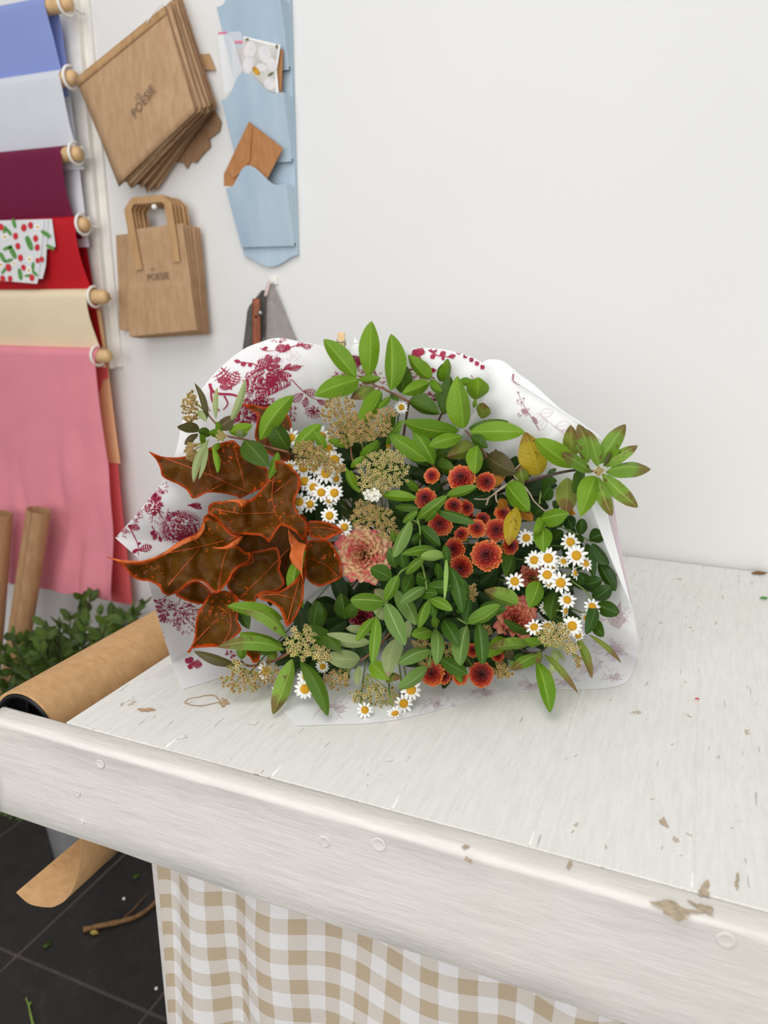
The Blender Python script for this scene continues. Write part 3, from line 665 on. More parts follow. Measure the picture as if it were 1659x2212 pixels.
# strawberry print sheets over the red tissue
SBY = RY - RD - 0.010
sb = thing('strawberry_tissue', onY(60, 600, SBY), 'white tissue with strawberry print laid over the red tissue', 'tissue paper')
layers = [([(-260, 484), (112, 473), (120, 533), (97, 540), (96, 560), (-260, 560)], 0.004), ([(-260, 484), (104, 474), (99, 574), (92, 602), (70, 602), (-260, 590)], 0.002), ([(-260, 484), (96, 476), (90, 540), (83, 600), (80, 613), (0, 606), (-260, 596)], 0.0)]
for poly, dy in layers:
    obj('layer', G().add([onY(x, y, SBY + dy) for x, y in poly], [tuple(range(len(poly)))]), 'tissue_print', sb, False, solid=0.0004)
def ell(cx, cy, rx, ry, rot, Y, n=16, pointy=0.0):
    out = []
    for q in range(n):
        a = 2 * PI * q / n; r = 1 - pointy * abs(math.sin(a)) ; x, y = rx * math.cos(a), ry * math.sin(a) * r
        out.append(onY(cx + x * math.cos(rot) - y * math.sin(rot), cy + x * math.sin(rot) + y * math.cos(rot), Y))
    return out
zs = lambda x, y: (x * 0.1447, 450 + y * 0.1447)
def printed(name, items, mat, rx, ry, dy, pointy=0.0):
    for (x, y, rot, sc) in items:
        px, py = zs(x, y); pts = ell(px, py, rx * sc, ry * sc, rot, SBY - dy, pointy=pointy); obj(name, G().add(pts, [tuple(range(len(pts)))]), mat, sb, False)
berries = [(15, 280, 1.5, 1), (355, 290, 1.6, 1.1), (455, 255, 1.5, 1), (230, 415, 1.6, 1), (530, 450, 1.5, 1), (265, 565, 1.4, 1), (555, 585, 1.6, 1), (305, 740, 1.5, 1), (125, 885, 1.3, 1.15), (350, 885, 1.2, .9), (475, 1035, 1.5, 1), (40, 1050, 1.3, 1), (150, 1050, 1.5, .9), (560, 780, 1.5, .8), (620, 760, 1.5, .8)]
lvs = [(210, 225, 1.3, 1.1), (130, 350, .9, 1), (435, 520, 1.2, 1.7), (115, 590, -.4, 1.1), (190, 660, 1.1, 1.5), (35, 730, 1.1, 1.2), (130, 780, -.3, 1), (60, 930, 2.2, .9), (300, 985, 1.4, 1.3), (490, 870, 1.7, 1), (680, 380, .6, 1.2), (420, 1005, -.1, .8), (520, 970, .8, .9), (750, 580, .5, 1), (70, 320, 1.8, 0.9)]
fls = [(70, 425, 0, 1), (560, 280, 0, 1), (15, 840, 0, 1), (440, 760, 0, 1), (430, 925, 0, 1), (210, 820, 0, .8)]
printed('printed_leaf', lvs, 'berry_leaf', 10, 5.5, 0.0008, 0.35); printed('printed_strawberry', berries, 'berry', 7.6, 5.6, 0.0012); printed('printed_blossom', fls, 'blossom', 7, 7, 0.0009); printed('printed_blossom_eye', fls, 'blossom_eye', 3, 3, 0.0015)

# ------------------------------------------------------------------ kraft bags on the wall
def text_mesh(body, size):
    cu = bpy.data.curves.new('lettering', 'FONT'); cu.body = body; cu.size = size; cu.align_x = 'CENTER'; cu.align_y = 'CENTER'; cu.resolution_u = 3
    to = bpy.data.objects.new('lettering', cu); COL.objects.link(to); dg = bpy.context.evaluated_depsgraph_get()
    me = bpy.data.meshes.new_from_object(to.evaluated_get(dg)); vs_ = [v.co.copy() for v in me.vertices]; fs = [tuple(p.vertices) for p in me.polygons]
    bpy.data.objects.remove(to); bpy.data.curves.remove(cu); bpy.data.meshes.remove(me); return vs_, fs
def put_text(name, body, size, px, py, Y, ang, parent, mat='ink'):
    vs_, fs = text_mesh(body, size); c = onY(px, py, Y); g = G(); ca, sa = math.cos(ang), math.sin(ang)
    g.add([c + Vector(((v.x * ca - v.y * sa), 0, (v.x * sa + v.y * ca))) for v in vs_], fs); return obj(name, g, mat, parent, False)
Q0 = [(163, 171), (356, 14), (422, 241), (257, 398)]; Q1 = [(232, 150), (392, -14), (474, 226), (335, 414)]
NB = 16
ordn = ['front', 'second', 'third', 'fourth', 'fifth', 'sixth', 'seventh', 'eighth', 'ninth', 'tenth', 'eleventh', 'twelfth', 'thirteenth', 'fourteenth', 'fifteenth', 'backmost']
rb = random.Random(3)
for k in range(NB):
    f = (k / (NB - 1)) ** 0.9; Y = YW - 0.088 + 0.0052 * k
    q = [((1 - f) * a[0] + f * b[0] + (rb.uniform(-7, 6) if k else 0), (1 - f) * a[1] + f * b[1] + (rb.uniform(-8, 7) if k else 0)) for a, b in zip(Q0, Q1)]
    def bag(u, v, q=q, Y=Y, k=k):
        x = (q[0][0] * (1 - u) + q[1][0] * u) * (1 - v) + (q[3][0] * (1 - u) + q[2][0] * u) * v
        y = (q[0][1] * (1 - u) + q[1][1] * u) * (1 - v) + (q[3][1] * (1 - u) + q[2][1] * u) * v
        bow = (0.004 * math.sin(PI * u) * math.sin(PI * v) + 0.003 * noise.noise(Vector((u * 3 + k, v * 3, k)))) * (1 if k else 2.0)
        return onY(x, y, Y - bow)
    bg = thing('flat_paper_bag', onY(q[3][0], q[3][1], Y), '%s flat kraft bag of the bundle hung by a corner%s' % (ordn[k], ', printed with dark lettering' if k == 0 else ''), 'paper bag', 'flat kraft bags hung by a corner')
    obj('body', G().grid(bag, 14, 14), 'kraft_bag' if k % 3 != 1 else 'kraft_bag_dark', bg, solid=0.0007)
    if k == 0:
        obj('mouth_fold', G().grid(lambda u, v: bag(u, v * 0.075) + Vector((0, -0.0022, 0)), 14, 2), 'kraft_handle', bg, solid=0.0006)
        put_text('lettering', 'POESIE', 0.026, 309, 219, Y - 0.0115, math.radians(39), bg)
        put_text('lettering', 'LA', 0.013, 296, 207, Y - 0.0115, math.radians(39), bg)
npos = onY(352, 8, YW - 0.1)
obj('bag_string', G().tube(smoothpath([onY(318, 50, YW - 0.094), onY(322, 42, YW - 0.096), onY(340, 18, YW - 0.1), npos], 5), 0.0012, 6), 'white_plastic', label='white string holding the bundle of flat kraft bags', cat='string')
# brown tissue scraps behind the bundle
obj('folded_kraft_scrap', G().add([onY(x, y, YW - 0.006) for x, y in ((380, 350), (420, 260), (462, 235), (478, 262), (474, 283), (452, 300), (455, 316), (434, 338), (424, 352), (412, 349), (404, 365), (397, 353))], [tuple(range(12))]), 'kraft_bag_dark', solid=0.003, smooth=False, label='torn end of dark kraft paper sticking out behind the bag bundle', cat='paper')
obj('folded_kraft_scrap', G().add([onY(x, y, YW - 0.006) for x, y in ((430, 118), (452, 116), (466, 152), (440, 150))], [tuple(range(4))]), 'kraft_handle', solid=0.003, smooth=False, label='pale kraft corner peeking out beside the blue letter holder', cat='paper')

NC = 6; C0 = dict(TL=(276, 497), TR=(394, 482), BR=(428, 713), BL=(281, 728))
for k in range(NC):
    Y = YW - 0.066 + 0.010 * k; sx_ = [0, 8, 16, 26, 34, -22][k]; sy_ = [0, 3, 5, 7, 9, 6][k]; a_ = [0, 0, .0, .01, .01, -.0][k]
    q = {n: (p[0] + sx_ * (0.62 if n in ('BL', 'BR') else 1.0), p[1] + sy_ * (0.3 if n in ('BL',) else 1.0)) for n, p in C0.items()}
    if k == 5: q = dict(TL=(250, 508), TR=(400, 492), BR=(420, 722), BL=(260, 713))
    cb = thing('carrier_bag', onY(q['BL'][0], q['BL'][1], Y), ['frontmost small kraft carrier bag with printed name on the hook', 'second kraft carrier bag from the front of the stack', 'third kraft carrier bag from the front of the stack', 'fourth kraft carrier bag from the front of the stack', 'kraft carrier bag showing farthest right in the stack', 'kraft carrier bag at the back, showing along the left side of the stack'][k], 'paper bag', 'kraft carrier bags on the hook')
    P4 = [onY(*q[n], Y) for n in ('TL', 'TR', 'BR', 'BL')]; th = Vector((0, 0.0075, 0))
    g = G()
    def face(u, v, P4=P4, d=0.0):
        p = (P4[0] * (1 - u) + P4[1] * u) * (1 - v) + (P4[3] * (1 - u) + P4[2] * u) * v
        return p + Vector((0, d - 0.002 * math.sin(PI * u) * (0.4 + 0.6 * v) - (0.0012 if v > 0.56 else 0), 0))
    g.grid(face, 8, 16); nb_ = len(g.V)
    g.grid(lambda u, v: face(u, v) + th, 8, 16)
    # gussets folded inwards at both sides
    for u in (0.0, 1.0):
        inn = 0.012 if u == 0 else -0.012
        g.grid(lambda a, v, u=u, inn=inn: face(u, v).lerp(face(u, v) + th, a) + Vector((inn * math.sin(PI * a), 0, 0)), 4, 12)
    g.grid(lambda u, a: face(u, 1.0).lerp(face(u, 1.0) + th, a), 8, 1)
    obj('body', g, 'kraft_bag', cb, False)
    fold_z = 0.56
    obj('bottom_flap', G().grid(lambda u, v: face(u, 0.57 + v * 0.425) + Vector((0, -0.0014, 0)), 6, 6), 'kraft_bag', cb, False, solid=0.0004)
    ho = (sx_ if k < 5 else 12, sy_ if k < 5 else 4)
    hp = [(300 + ho[0], 583 + ho[1]), (288 + ho[0], 520 + ho[1]), (276 + ho[0], 452 + ho[1]), (287 + ho[0], 434 + ho[1]), (351 + ho[0] , 428 + ho[1]), (363 + ho[0], 440 + ho[1]), (372 + ho[0], 500 + ho[1]), (381 + ho[0], 566 + ho[1])]
    wpx = 8.0; g = G(); Vv = []
    for i, p in enumerate(hp):
        a = Vector(hp[max(i - 1, 0)]); b = Vector(hp[min(i + 1, len(hp) - 1)]); d = (b - a).normalized(); nn = Vector((-d.y, d.x)) * wpx
        yy = Y - 0.0055
        Vv += [onY(p[0] + nn.x, p[1] + nn.y, yy), onY(p[0] - nn.x, p[1] - nn.y, yy)]
    g.add(Vv, [(2 * i, 2 * i + 2, 2 * i + 3, 2 * i + 1) for i in range(len(hp) - 1)]); obj('handle', g, 'kraft_handle', cb, False, solid=0.0015)
    if k == 0:
        put_text('lettering', 'POESIE', 0.021, 341, 598, Y - 0.0045, math.radians(4), cb); put_text('lettering', 'LA', 0.011, 329, 581, Y - 0.0045, math.radians(4), cb)
c = onY(332, 447, YW - 0.078)
pin = thing('push_pin', Vector((c.x, YW, c.z)), 'white headed push pin holding the kraft carrier bags', 'pin')
g = G(); g.tube([c + Vector((0, -0.004, 0)), c, c + Vector((0, 0.004, 0)), c + Vector((0, 0.008, 0))], [0.003, 0.0062, 0.0062, 0.003], 16); obj('head', g, 'white_plastic', pin)
obj('shank', G().tube([c + Vector((0, 0.006, 0)), Vector((c.x, YW + 0.005, c.z))], 0.0015, 8), 'metal', pin)

# ------------------------------------------------------------------ blue letter holder
XRH, XLH = -0.852, -1.004
HY0 = YW - 0.012
hol = thing('letter_holder', (-0.93, YW, 1.46), 'pale blue painted wooden letter holder with scalloped pockets on the wall', 'letter holder')
zb = onY(575, 577, HY0 - 0.006).z; zs0 = onY(643, 551, HY0).z
poly = [(XLH + 0.012, 2.25), (XRH, 2.25), (XRH, zs0)]
for k in range(1, 12):
    f = k / 12; poly.append((XRH + (XLH + 0.016 - XRH) * f, zs0 - (zs0 - zb) * (0.5 - 0.5 * math.cos(2 * PI * f)) ** 0.8))
poly.append((XLH + 0.016, zs0)); poly.append((XLH + 0.012, zs0 + 0.02))
obj('back_panel', G().prism([(x, HY0, z) for x, z in poly][::-1], [(x, YW - 0.0005, z) for x, z in poly][::-1]), 'blue_paint', hol, False, bevel=0.0015)
def pocket(zt_edge, zt_hump, zbot, lean=0.048, hump_at=0.45):
    yb, yt = HY0 - 0.009, HY0 - lean
    def yz(z): return yb + (yt - yb) * (z - zbot) / (zt_hump - zbot)
    pol = [(0.0, zbot), (1.0, zbot), (1.0, zt_edge)]
    for k in range(1, 20):
        f = k / 20; u = 1 - f; d = (u - hump_at) / 0.40; pol.append((u, zt_edge + (zt_hump - zt_edge) * (0.5 + 0.5 * math.cos(PI * min(1, max(-1, d))))))
    pol.append((0.0, zt_edge))
    def pt(u, z, dy):
        tp = (z - zbot) / (zt_hump - zbot); xl = XLH + 0.016 - 0.019 * tp; xr = XRH - 0.001
        return Vector((xl + (xr - xl) * u, yz(z) + dy, z))
    obj('pocket_front', G().prism([pt(u, z, 0) for u, z in pol][::-1], [pt(u, z, 0.008) for u, z in pol][::-1]), 'blue_paint', hol, False, bevel=0.001)
    for u in (0.0, 0.965):
        a = [pt(u, zbot, 0.008), pt(u, zt_edge, 0.008), Vector((pt(u, zt_edge, 0).x, HY0 - 0.0005, zt_edge)), Vector((pt(u, zbot, 0).x, HY0 - 0.0005, zbot))]
        obj('pocket_side', G().prism(a, [p + Vector((0.0045, 0, 0)) for p in a]), 'blue_paint', hol, False)
    a = [pt(0, zbot, 0), pt(1, zbot, 0), Vector((pt(1, zbot, 0).x, HY0 - 0.0005, zbot)), Vector((pt(0, zbot, 0).x, HY0 - 0.0005, zbot))]
    obj('pocket_floor', G().prism(a, [p + Vector((0, 0, 0.006)) for p in a]), 'blue_paint', hol, False)
zq = lambda px, py: onY(px, py, HY0 - 0.04).z
pocket(zq(614, 398), zq(545, 358), onY(575, 533, HY0 - 0.009).z)
pocket(zq(610, 198), zq(540, 157), onY(620, 350, HY0 - 0.009).z)
pocket(zq(605, -10), zq(535, -50), onY(620, 151, HY0 - 0.009).z)
# things in the pockets
def slip(name, poly, Y0, Y1, mat, lab, cat, thick=0.0012, ymid=None, group=None, parent=None):
    ys = [p[1] for p in poly]; lo, hi = min(ys), max(ys)
    pts = [onY(x, y, Y0 + (Y1 - Y0) * (hi - y) / (hi - lo)) for x, y in poly]
    g = G().add(pts, [tuple(range(len(pts)))])
    return obj(name, g, mat, parent, False, solid=thick, label=lab, cat=cat, group=group)
slip('kraft_envelope', [(527, 268), (538, 263), (611, 320), (578, 386), (566, 402), (484, 402), (484, 376)][1:], HY0 - 0.022, HY0 - 0.035, 'kraft_env', 'tan kraft envelope standing in the lower blue pocket', 'envelope', 0.002)
slip('kraft_envelope', [(538, 263), (545, 275), (540, 345), (531, 362), (505, 385), (492, 372)], HY0 - 0.027, HY0 - 0.0385, 'kraft_env', 'folded triangular flap of kraft paper in front of the tan envelope', 'envelope', 0.001)
slip('kraft_card', [(508, 112), (522, 103), (611, 106), (608, 198), (560, 198), (523, 150)], HY0 - 0.018, HY0 - 0.024, 'kraft_env', 'brown kraft card behind the flower photograph', 'card', 0.002)
ph = thing('photo_card', onY(565, 195, HY0 - 0.03), 'greeting card with a photograph of a white flower in the upper blue pocket', 'card')
def card_pt(x, y, d): return onY(x, y, HY0 - 0.024 - 0.008 * (200 - y) / 110 - d)
cd = [(526, 78), (606, 97), (598, 152), (602, 200), (522, 200), (523, 145)]
obj('card', G().add([card_pt(x, y, 0) for x, y in cd], [tuple(range(6))]), 'photo_white', ph, False, solid=0.001)
inn = [(527, 83), (601, 101), (594, 152), (596, 200), (522, 200), (523, 145)]
obj('photograph', G().add([card_pt(x, y, 0.0008) for x, y in inn], [tuple(range(6))]), 'photo_grey', ph, False)
def card_ell(name, lst, mat, d):
    for (cx, cy, rx, ry, rot) in lst:
        pts = []
        for q in range(22):
            a = 2 * PI * q / 22; x, y = rx * math.cos(a), ry * math.sin(a); pts.append(card_pt(cx + x * math.cos(rot) - y * math.sin(rot), cy + x * math.sin(rot) + y * math.cos(rot), d))
        obj(name, G().add(pts, [tuple(range(22))]), mat, ph, False)
card_ell('printed_shadow', [(598, 101, 3, 5, 0), (585, 160, 8, 3, -0.6), (534, 85, 4, 3, 0)], 'photo_green', 0.0011)
card_ell('printed_petal', [(540, 108, 13, 19, 0.2), (572, 118, 13, 20, -0.3), (587, 140, 10, 16, -0.2), (536, 140, 11, 20, 0.1), (565, 146, 12, 9, 0.3), (583, 182, 13, 14, 0.5)], 'photo_petal', 0.0014)
card_ell('printed_centre', [(553, 153, 11, 6, 0.9)], 'photo_orange', 0.0017)
for k, (poly, dd, lab, tape) in enumerate([([(471, 70), (490, 68), (507, 95), (524, 150), (515, 185), (486, 205), (474, 105)], 0.034, 'clear cellophane sleeve at the front left of the upper blue pocket', [(471, 70), (490, 68), (490, 72), (471, 74)]), ([(493, 70), (520, 68), (526, 92), (524, 150), (505, 190), (500, 95)], 0.028, 'clear cellophane sleeve with pink seal beside the flower card', [(507, 88), (526, 88), (526, 93), (507, 93)])]):
    pl = thing('cellophane_sleeve', onY(495, 195, HY0 - dd), lab, 'plastic sleeve', 'cellophane sleeves in the blue pocket')
    obj('film', G().add([onY(x, y, HY0 - dd) for x, y in poly], [tuple(range(len(poly)))]), 'cellophane', pl, False, solid=0.0006)
    obj('seal_strip', G().add([onY(x, y, HY0 - dd - 0.0012) for x, y in tape], [(0, 1, 2, 3)]), 'pink_tape', pl, False, solid=0.0004)

# ------------------------------------------------------------------ grey cloth on a hook
hk = onY(583, 611, YW - 0.02)
hook = thing('wall_hook', Vector((hk.x, YW, hk.z)), 'small white adhesive hook on the wall under the letter holder', 'hook')
obj('base', G().box(hk.x - 0.010, hk.x + 0.010, YW - 0.005, YW - 0.0004, hk.z - 0.004, hk.z + 0.014), 'white_plastic', hook, False, bevel=0.002)
obj('arm', G().tube(smoothpath([Vector((hk.x, YW - 0.004, hk.z + 0.004)), Vector((hk.x, YW - 0.02, hk.z - 0.002)), Vector((hk.x, YW - 0.026, hk.z + 0.004))], 5), 0.0022, 8), 'white_plastic', hook)
ap = thing('hanging_apron', onY(580, 900, YW - 0.03), 'grey canvas apron with a tan leather strap hanging behind the bouquet', 'apron')
def cloth(L, R, y0, y1, Ya, amp, ph_):
    def fn(u, v):
        y = y0 + (y1 - y0) * v; i = v * (len(L) - 1); k = min(int(i), len(L) - 2); f = i - k
        xl = L[k] * (1 - f) + L[k + 1] * f; xr = R[k] * (1 - f) + R[k + 1] * f
        return onY(xl + (xr - xl) * u, y, Ya - amp * math.sin(PI * u * 1.5 + ph_) * (0.3 + v) - 0.004)
    return fn
obj('bib', G().grid(cloth([581, 572, 565, 560, 556, 552, 548], [588, 606, 622, 640, 655, 668, 680], 612, 860, YW - 0.014, 0.010, 0.2), 16, 20), 'grey_canvas', ap, solid=0.0015)
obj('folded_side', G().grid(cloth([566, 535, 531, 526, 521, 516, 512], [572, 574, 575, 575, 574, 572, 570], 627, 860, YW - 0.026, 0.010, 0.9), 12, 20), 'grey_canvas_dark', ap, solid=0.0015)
obj('neck_loop', G().grid(cloth([580, 574, 570], [585, 582, 577], 606, 640, YW - 0.024, 0.002, 0), 4, 8), 'pink_tab', ap, solid=0.0012)
obj('strap', G().grid(cloth([546, 546, 546], [561, 563, 562], 645, 860, YW - 0.042, 0.005, 0.2), 6, 20), 'tan_leather', ap, solid=0.003)
c = onY(560, 676, YW - 0.052); obj('buckle', G().tube([c, c + Vector((0, 0.006, 0))], [0.005, 0.005], 14), 'metal', ap)
c = onY(552, 684, YW - 0.051); obj('strap_hole', G().tube([c, c + Vector((0, 0.003, 0))], [0.0028, 0.0028], 12), 'black_plastic', ap)

# ------------------------------------------------------------------ wrapping paper
TH = hd * 1.33 + rt * 0.0 + zu * (TZ + 0.075)          # where the stems are tied, behind the heads
OC = P(850, 1150, -0.03)
AX = (TH - OC).normalized()
# the printed sheet: left and back.  (x, y, offset) ; None = lies on the table
RIM_A = [(640, 1452, None), (560, 1456, None), (476, 1464, None), (394, 1489, None), (372, 1432, None), (340, 1330, 0.0), (319, 1252, 0.01), (300, 1207, 0.015), (249, 1162, 0.03), (300, 1104, 0.02), (352, 1038, 0.01), (372, 1000, 0.005), (385, 955, 0), (396, 905, 0), (425, 855, 0), (470, 800, 0), (520, 758, 0), (560, 740, 0), (600, 730, 0), (650, 738, -0.005), (700, 748, -0.02), (750, 764, -0.035), (800, 770, -0.04), (860, 757, -0.02), (900, 751, -0.01), (960, 755, 0), (1010, 768, 0), (1050, 788, 0), (1100, 815, -0.012), (1150, 870, -0.03), (1200, 930, -0.04)]
RIM_B = [(1030, 792, -0.012), (1046, 780, -0.004), (1064, 776, 0.002), (1088, 781, 0.004), (1112, 800, 0.004), (1150, 831, 0.004), (1210, 884, 0.004), (1254, 914, 0.004), (1300, 950, 0.004), (1318, 1030, 0.0), (1327, 1100, 0.0), (1345, 1210, 0.0), (1365, 1306, -0.003), (1378, 1380, -0.008), (1377, 1420, None), (1362, 1462, None), (1340, 1480, None), (1290, 1488, None), (1190, 1490, None), (1130, 1496, None), (1050, 1507, None), (960, 1530, None), (880, 1550, None), (800, 1562, None), (700, 1566, None), (637, 1568, None), (620, 1546, None), (607, 1522, None), (640, 1490, None)]
def rim3(lst): return [onz(x, y, TZ + 0.0012) if o is None else P(x, y, o, 0.0012) for x, y, o in lst]
def loft(rim, bulge, seed, nt=16, corner=()):
    pts = []
    for i in range(len(rim) - 1):
        sub = smoothpath([rim[max(i - 1, 0)], rim[i], rim[i + 1], rim[min(i + 2, len(rim) - 1)]], 5)
        if i in corner or i + 1 in corner: pts += [rim[i].lerp(rim[i + 1], q / 5) for q in range(5)]
        else: pts += sub[5:10] if i > 0 else [rim[0].lerp(rim[1], q / 5) for q in range(5)]
    pts.append(rim[-1]); g = G(); n = len(pts); V = []; uv = []
    for i, r in enumerate(pts):
        d = r - OC; d -= AX * d.dot(AX); dn = d.normalized(); e = TH + dn * 0.05
        for j in range(nt + 1):
            t_ = j / nt; fl = max(0.0, min(1.0, (dn.z + 0.25) / 0.7)); full = e - r; ax_ = AX * full.dot(AX); p = r + (full - ax_) * t_ ** (1 - 0.15 * fl) + ax_ * t_ ** (1 + 0.45 * fl) + dn * (bulge * (1 - 0.75 * fl) * math.sin(PI * t_) * (1 - 0.3 * t_))
            w = noise.noise(Vector((i * 0.16 + seed, t_ * 4, seed))) * 0.014 + noise.noise(Vector((i * 0.45 + seed, t_ * 2.5, seed + 7))) * 0.005
            p = p + dn * (w * min(1, t_ * 5))
            if p.z < TZ + 0.0012: p.z = TZ + 0.0012 + 0.0006 * abs(w) * 10
            V.append(p); uv.append((i / n, t_))
    g.add(V, [(i * (nt + 1) + j, i * (nt + 1) + j + 1, (i + 1) * (nt + 1) + j + 1, (i + 1) * (nt + 1) + j) for i in range(n - 1) for j in range(nt)], 0, uv)
    return g
wrap = thing('wrapping_paper', onz(830, 1400, TZ), 'white florist paper printed with burgundy flowers, wrapped round the bouquet', 'wrapping paper')
gA = loft(rim3(RIM_A), 0.055, 1.7, corner=(3, 8)); gB = loft(rim3(RIM_B), 0.045, 5.2, corner=(25,))
obj('printed_sheet', gA, 'paper_printed', wrap, label='sheet with the burgundy print facing inwards')
obj('reversed_sheet', gB, 'paper_plain', wrap, label='sheet with the pale reverse of the print facing inwards')
def ribbon(L, R, off, mat, name):
    n = 24; Lp = smoothpath([P(x, y, off) for x, y in L], 8); Rp = smoothpath([P(x, y, off - 0.002) for x, y in R], 8)
    pick = lambda A, f: A[min(int(f * (len(A) - 1)), len(A) - 2)].lerp(A[min(int(f * (len(A) - 1)), len(A) - 2) + 1], f * (len(A) - 1) - min(int(f * (len(A) - 1)), len(A) - 2))
    g = G().grid(lambda u, v: pick(Lp, u).lerp(pick(Rp, u), v), n, 4); obj(name, g, mat, wrap)
ribbon([(1110, 822), (1150, 848), (1195, 877), (1251, 914), (1300, 951)], [(1112, 802), (1152, 830), (1210, 882), (1256, 913), (1302, 950)], 0.010, 'paper_fold', 'folded_edge')
ribbon([(1283, 1035), (1272, 1071), (1309, 1180), (1358, 1299), (1377, 1372)], [(1306, 1030), (1311, 1098), (1336, 1200), (1362, 1301), (1378, 1374)], 0.012, 'paper_fold', 'folded_edge')
ribbon([(1302, 1030), (1311, 1098), (1336, 1200), (1362, 1301)], [(1318, 1030), (1328, 1100), (1346, 1210), (1366, 1306)], 0.007, 'paper_outer', 'outer_edge')
ribbon([(748, 762), (763, 742), (775, 740)], [(790, 768), (766, 727), (764, 727)], -0.02, 'paper_fold', 'turned_corner')

# print: strokes drawn in photo pixels and laid onto the paper
bvhA = BVHTree.FromPolygons(gA.V, gA.Fc); bvhB = BVHTree.FromPolygons(gB.V, gB.Fc)
class Ink:
    def __init__(s): s.g = G()
    def pt(s, x, y, bvh, lift):
        d = ray(x, y).normalized(); h = bvh.ray_cast(C, d)
        return None if h[0] is None else h[0] - d * lift
    def stroke(s, pts, w0, w1=None, bvh=None, lift=0.0011):
        w1 = w0 if w1 is None else w1; row = []
        if 2 < len(pts) < 7: pts = [(q.x, q.y) for q in smoothpath([Vector((a, b, 0)) for a, b in pts], 4)]
        n = len(pts)
        for i, (x, y) in enumerate(pts):
            a = pts[max(i - 1, 0)]; b = pts[min(i + 1, n - 1)]; dx, dy = b[0] - a[0], b[1] - a[1]; m = math.hypot(dx, dy) or 1
            w = (w0 + (w1 - w0) * i / max(1, n - 1)) * 0.5; nx, ny = -dy / m * w, dx / m * w
            row.append((s.pt(x + nx, y + ny, bvh, lift), s.pt(x - nx, y - ny, bvh, lift)))
        for (a, b), (c_, d_) in zip(row, row[1:]):
            if None in (a, b, c_, d_): continue
            if (a - c_).length > 0.03 or (a - b).length > 0.03: continue
            s.g.add([a, b, d_, c_], [(0, 1, 2, 3)])
def curve(p0, p1, bow, n=7):
    dx, dy = p1[0] - p0[0], p1[1] - p0[1]
    return [(p0[0] + dx * t - dy * bow * 4 * t * (1 - t), p0[1] + dy * t + dx * bow * 4 * t * (1 - t)) for t in [k / n for k in range(n + 1)]]
ri = random.Random(5)
def carnation(k, cx, cy, rx, ry, rot, bvh, dens=1.0, hatch=True):
    sd = cx * 0.13
    def T_(a, r, ox=0.0):
        q = r * (1 + 0.22 * noise.noise(Vector((math.cos(a) * 1.4 + sd, math.sin(a) * 1.4, sd)))); x, y = rx * (q * math.cos(a) + ox), ry * (q * math.sin(a) + ox * 0.8)
        return (cx + x * math.cos(rot) - y * math.sin(rot), cy + x * math.sin(rot) + y * math.cos(rot))
    for li, ringr in enumerate((1.0, 0.74, 0.50, 0.28)):
        ox = 0.10 * li; n = (9, 7, 6, 4)[li]; a_off = ri.uniform(0, 6)
        for q in range(n):
            a0 = a_off + 2 * PI * (q + ri.uniform(-.15, .15)) / n; a1 = a0 + 2 * PI / n * ri.uniform(0.8, 1.1); m = 12; edge = []
            for t in range(m + 1):
                f = t / m; a = a0 + (a1 - a0) * f; r = ringr * (0.84 + 0.20 * math.sin(PI * f) ** 0.6 + 0.05 * math.sin(f * 17 + q)); edge.append(T_(a, r, ox))
            k.stroke(edge, 1.8, 1.4, bvh)
            nh = int((11 if hatch else 5) * dens)
            for h in range(nh):
                f = (h + ri.random()) / nh; a = a0 + (a1 - a0) * f; am = (a0 + a1) / 2; rb_ = ringr - 0.27; out_ = ringr * (0.84 + 0.18 * math.sin(PI * f)) - 0.03
                if ri.random() < 0.55: k.stroke([T_(am + (a - am) * .75, max(0.03, rb_), ox), T_(am + (a - am) * .9, rb_ + 0.10, ox), T_(a, rb_ + ri.uniform(.12, .22), ox)], ri.uniform(2.5, 5.0), 0.5, bvh)
                else: k.stroke([T_(a, out_, ox), T_(a, out_ - ri.uniform(.05, .14), ox)], ri.uniform(1.6, 3.4), 0.5, bvh)
    for _ in range(int(16 * dens)):
        a = ri.uniform(0, 2 * PI); k.stroke([T_(a, 1.02), T_(a + ri.uniform(-.1, .1), 1.1), T_(a + ri.uniform(-.2, .2), ri.uniform(1.14, 1.3))], ri.uniform(1.6, 3.2), 0.5, bvh)
def leafdraw(k, p0, p1, w, bvh, lw=1.6, fill=True):
    for sgn in (1, -1): k.stroke(curve(p0, p1, sgn * w), lw, lw * 0.8, bvh)
    k.stroke(curve(p0, p1, 0.02), lw, 0.6, bvh)
    if fill:
        for q in range(1, 6):
            t = q / 6; b = (p0[0] + (p1[0] - p0[0]) * t, p0[1] + (p1[1] - p0[1]) * t); dx, dy = p1[0] - p0[0], p1[1] - p0[1]
            for sgn in (1, -1):
                o = w * 2.2 * math.sin(PI * t) * sgn; k.stroke([b, (b[0] + dx * 0.10 - dy * o * 0.8, b[1] + dy * 0.10 + dx * o * 0.8)], lw * 1.7, 0.5, bvh)
def sprigdraw(k, pts, leaves, bvh, lw=2.0, fill=True):
    k.stroke(pts, lw * 1.3, lw * 0.6, bvh)
    for p0, p1, w in leaves: leafdraw(k, p0, p1, w, bvh, lw * 0.8, fill)
def dashes(k, cx, cy, rx, ry, n, ln, bvh, w=2.0):
    for _ in range(n):
        a = ri.uniform(0, 2 * PI); r = math.sqrt(ri.random()); x, y = cx + rx * r * math.cos(a), cy + ry * r * math.sin(a); d = math.atan2(y - cy, x - cx) + ri.uniform(-.9, .9)
        k.stroke(curve((x, y), (x + ln * math.cos(d), y + ln * math.sin(d)), ri.uniform(-.3, .3), 3), w, 0.8, bvh)
K = Ink()
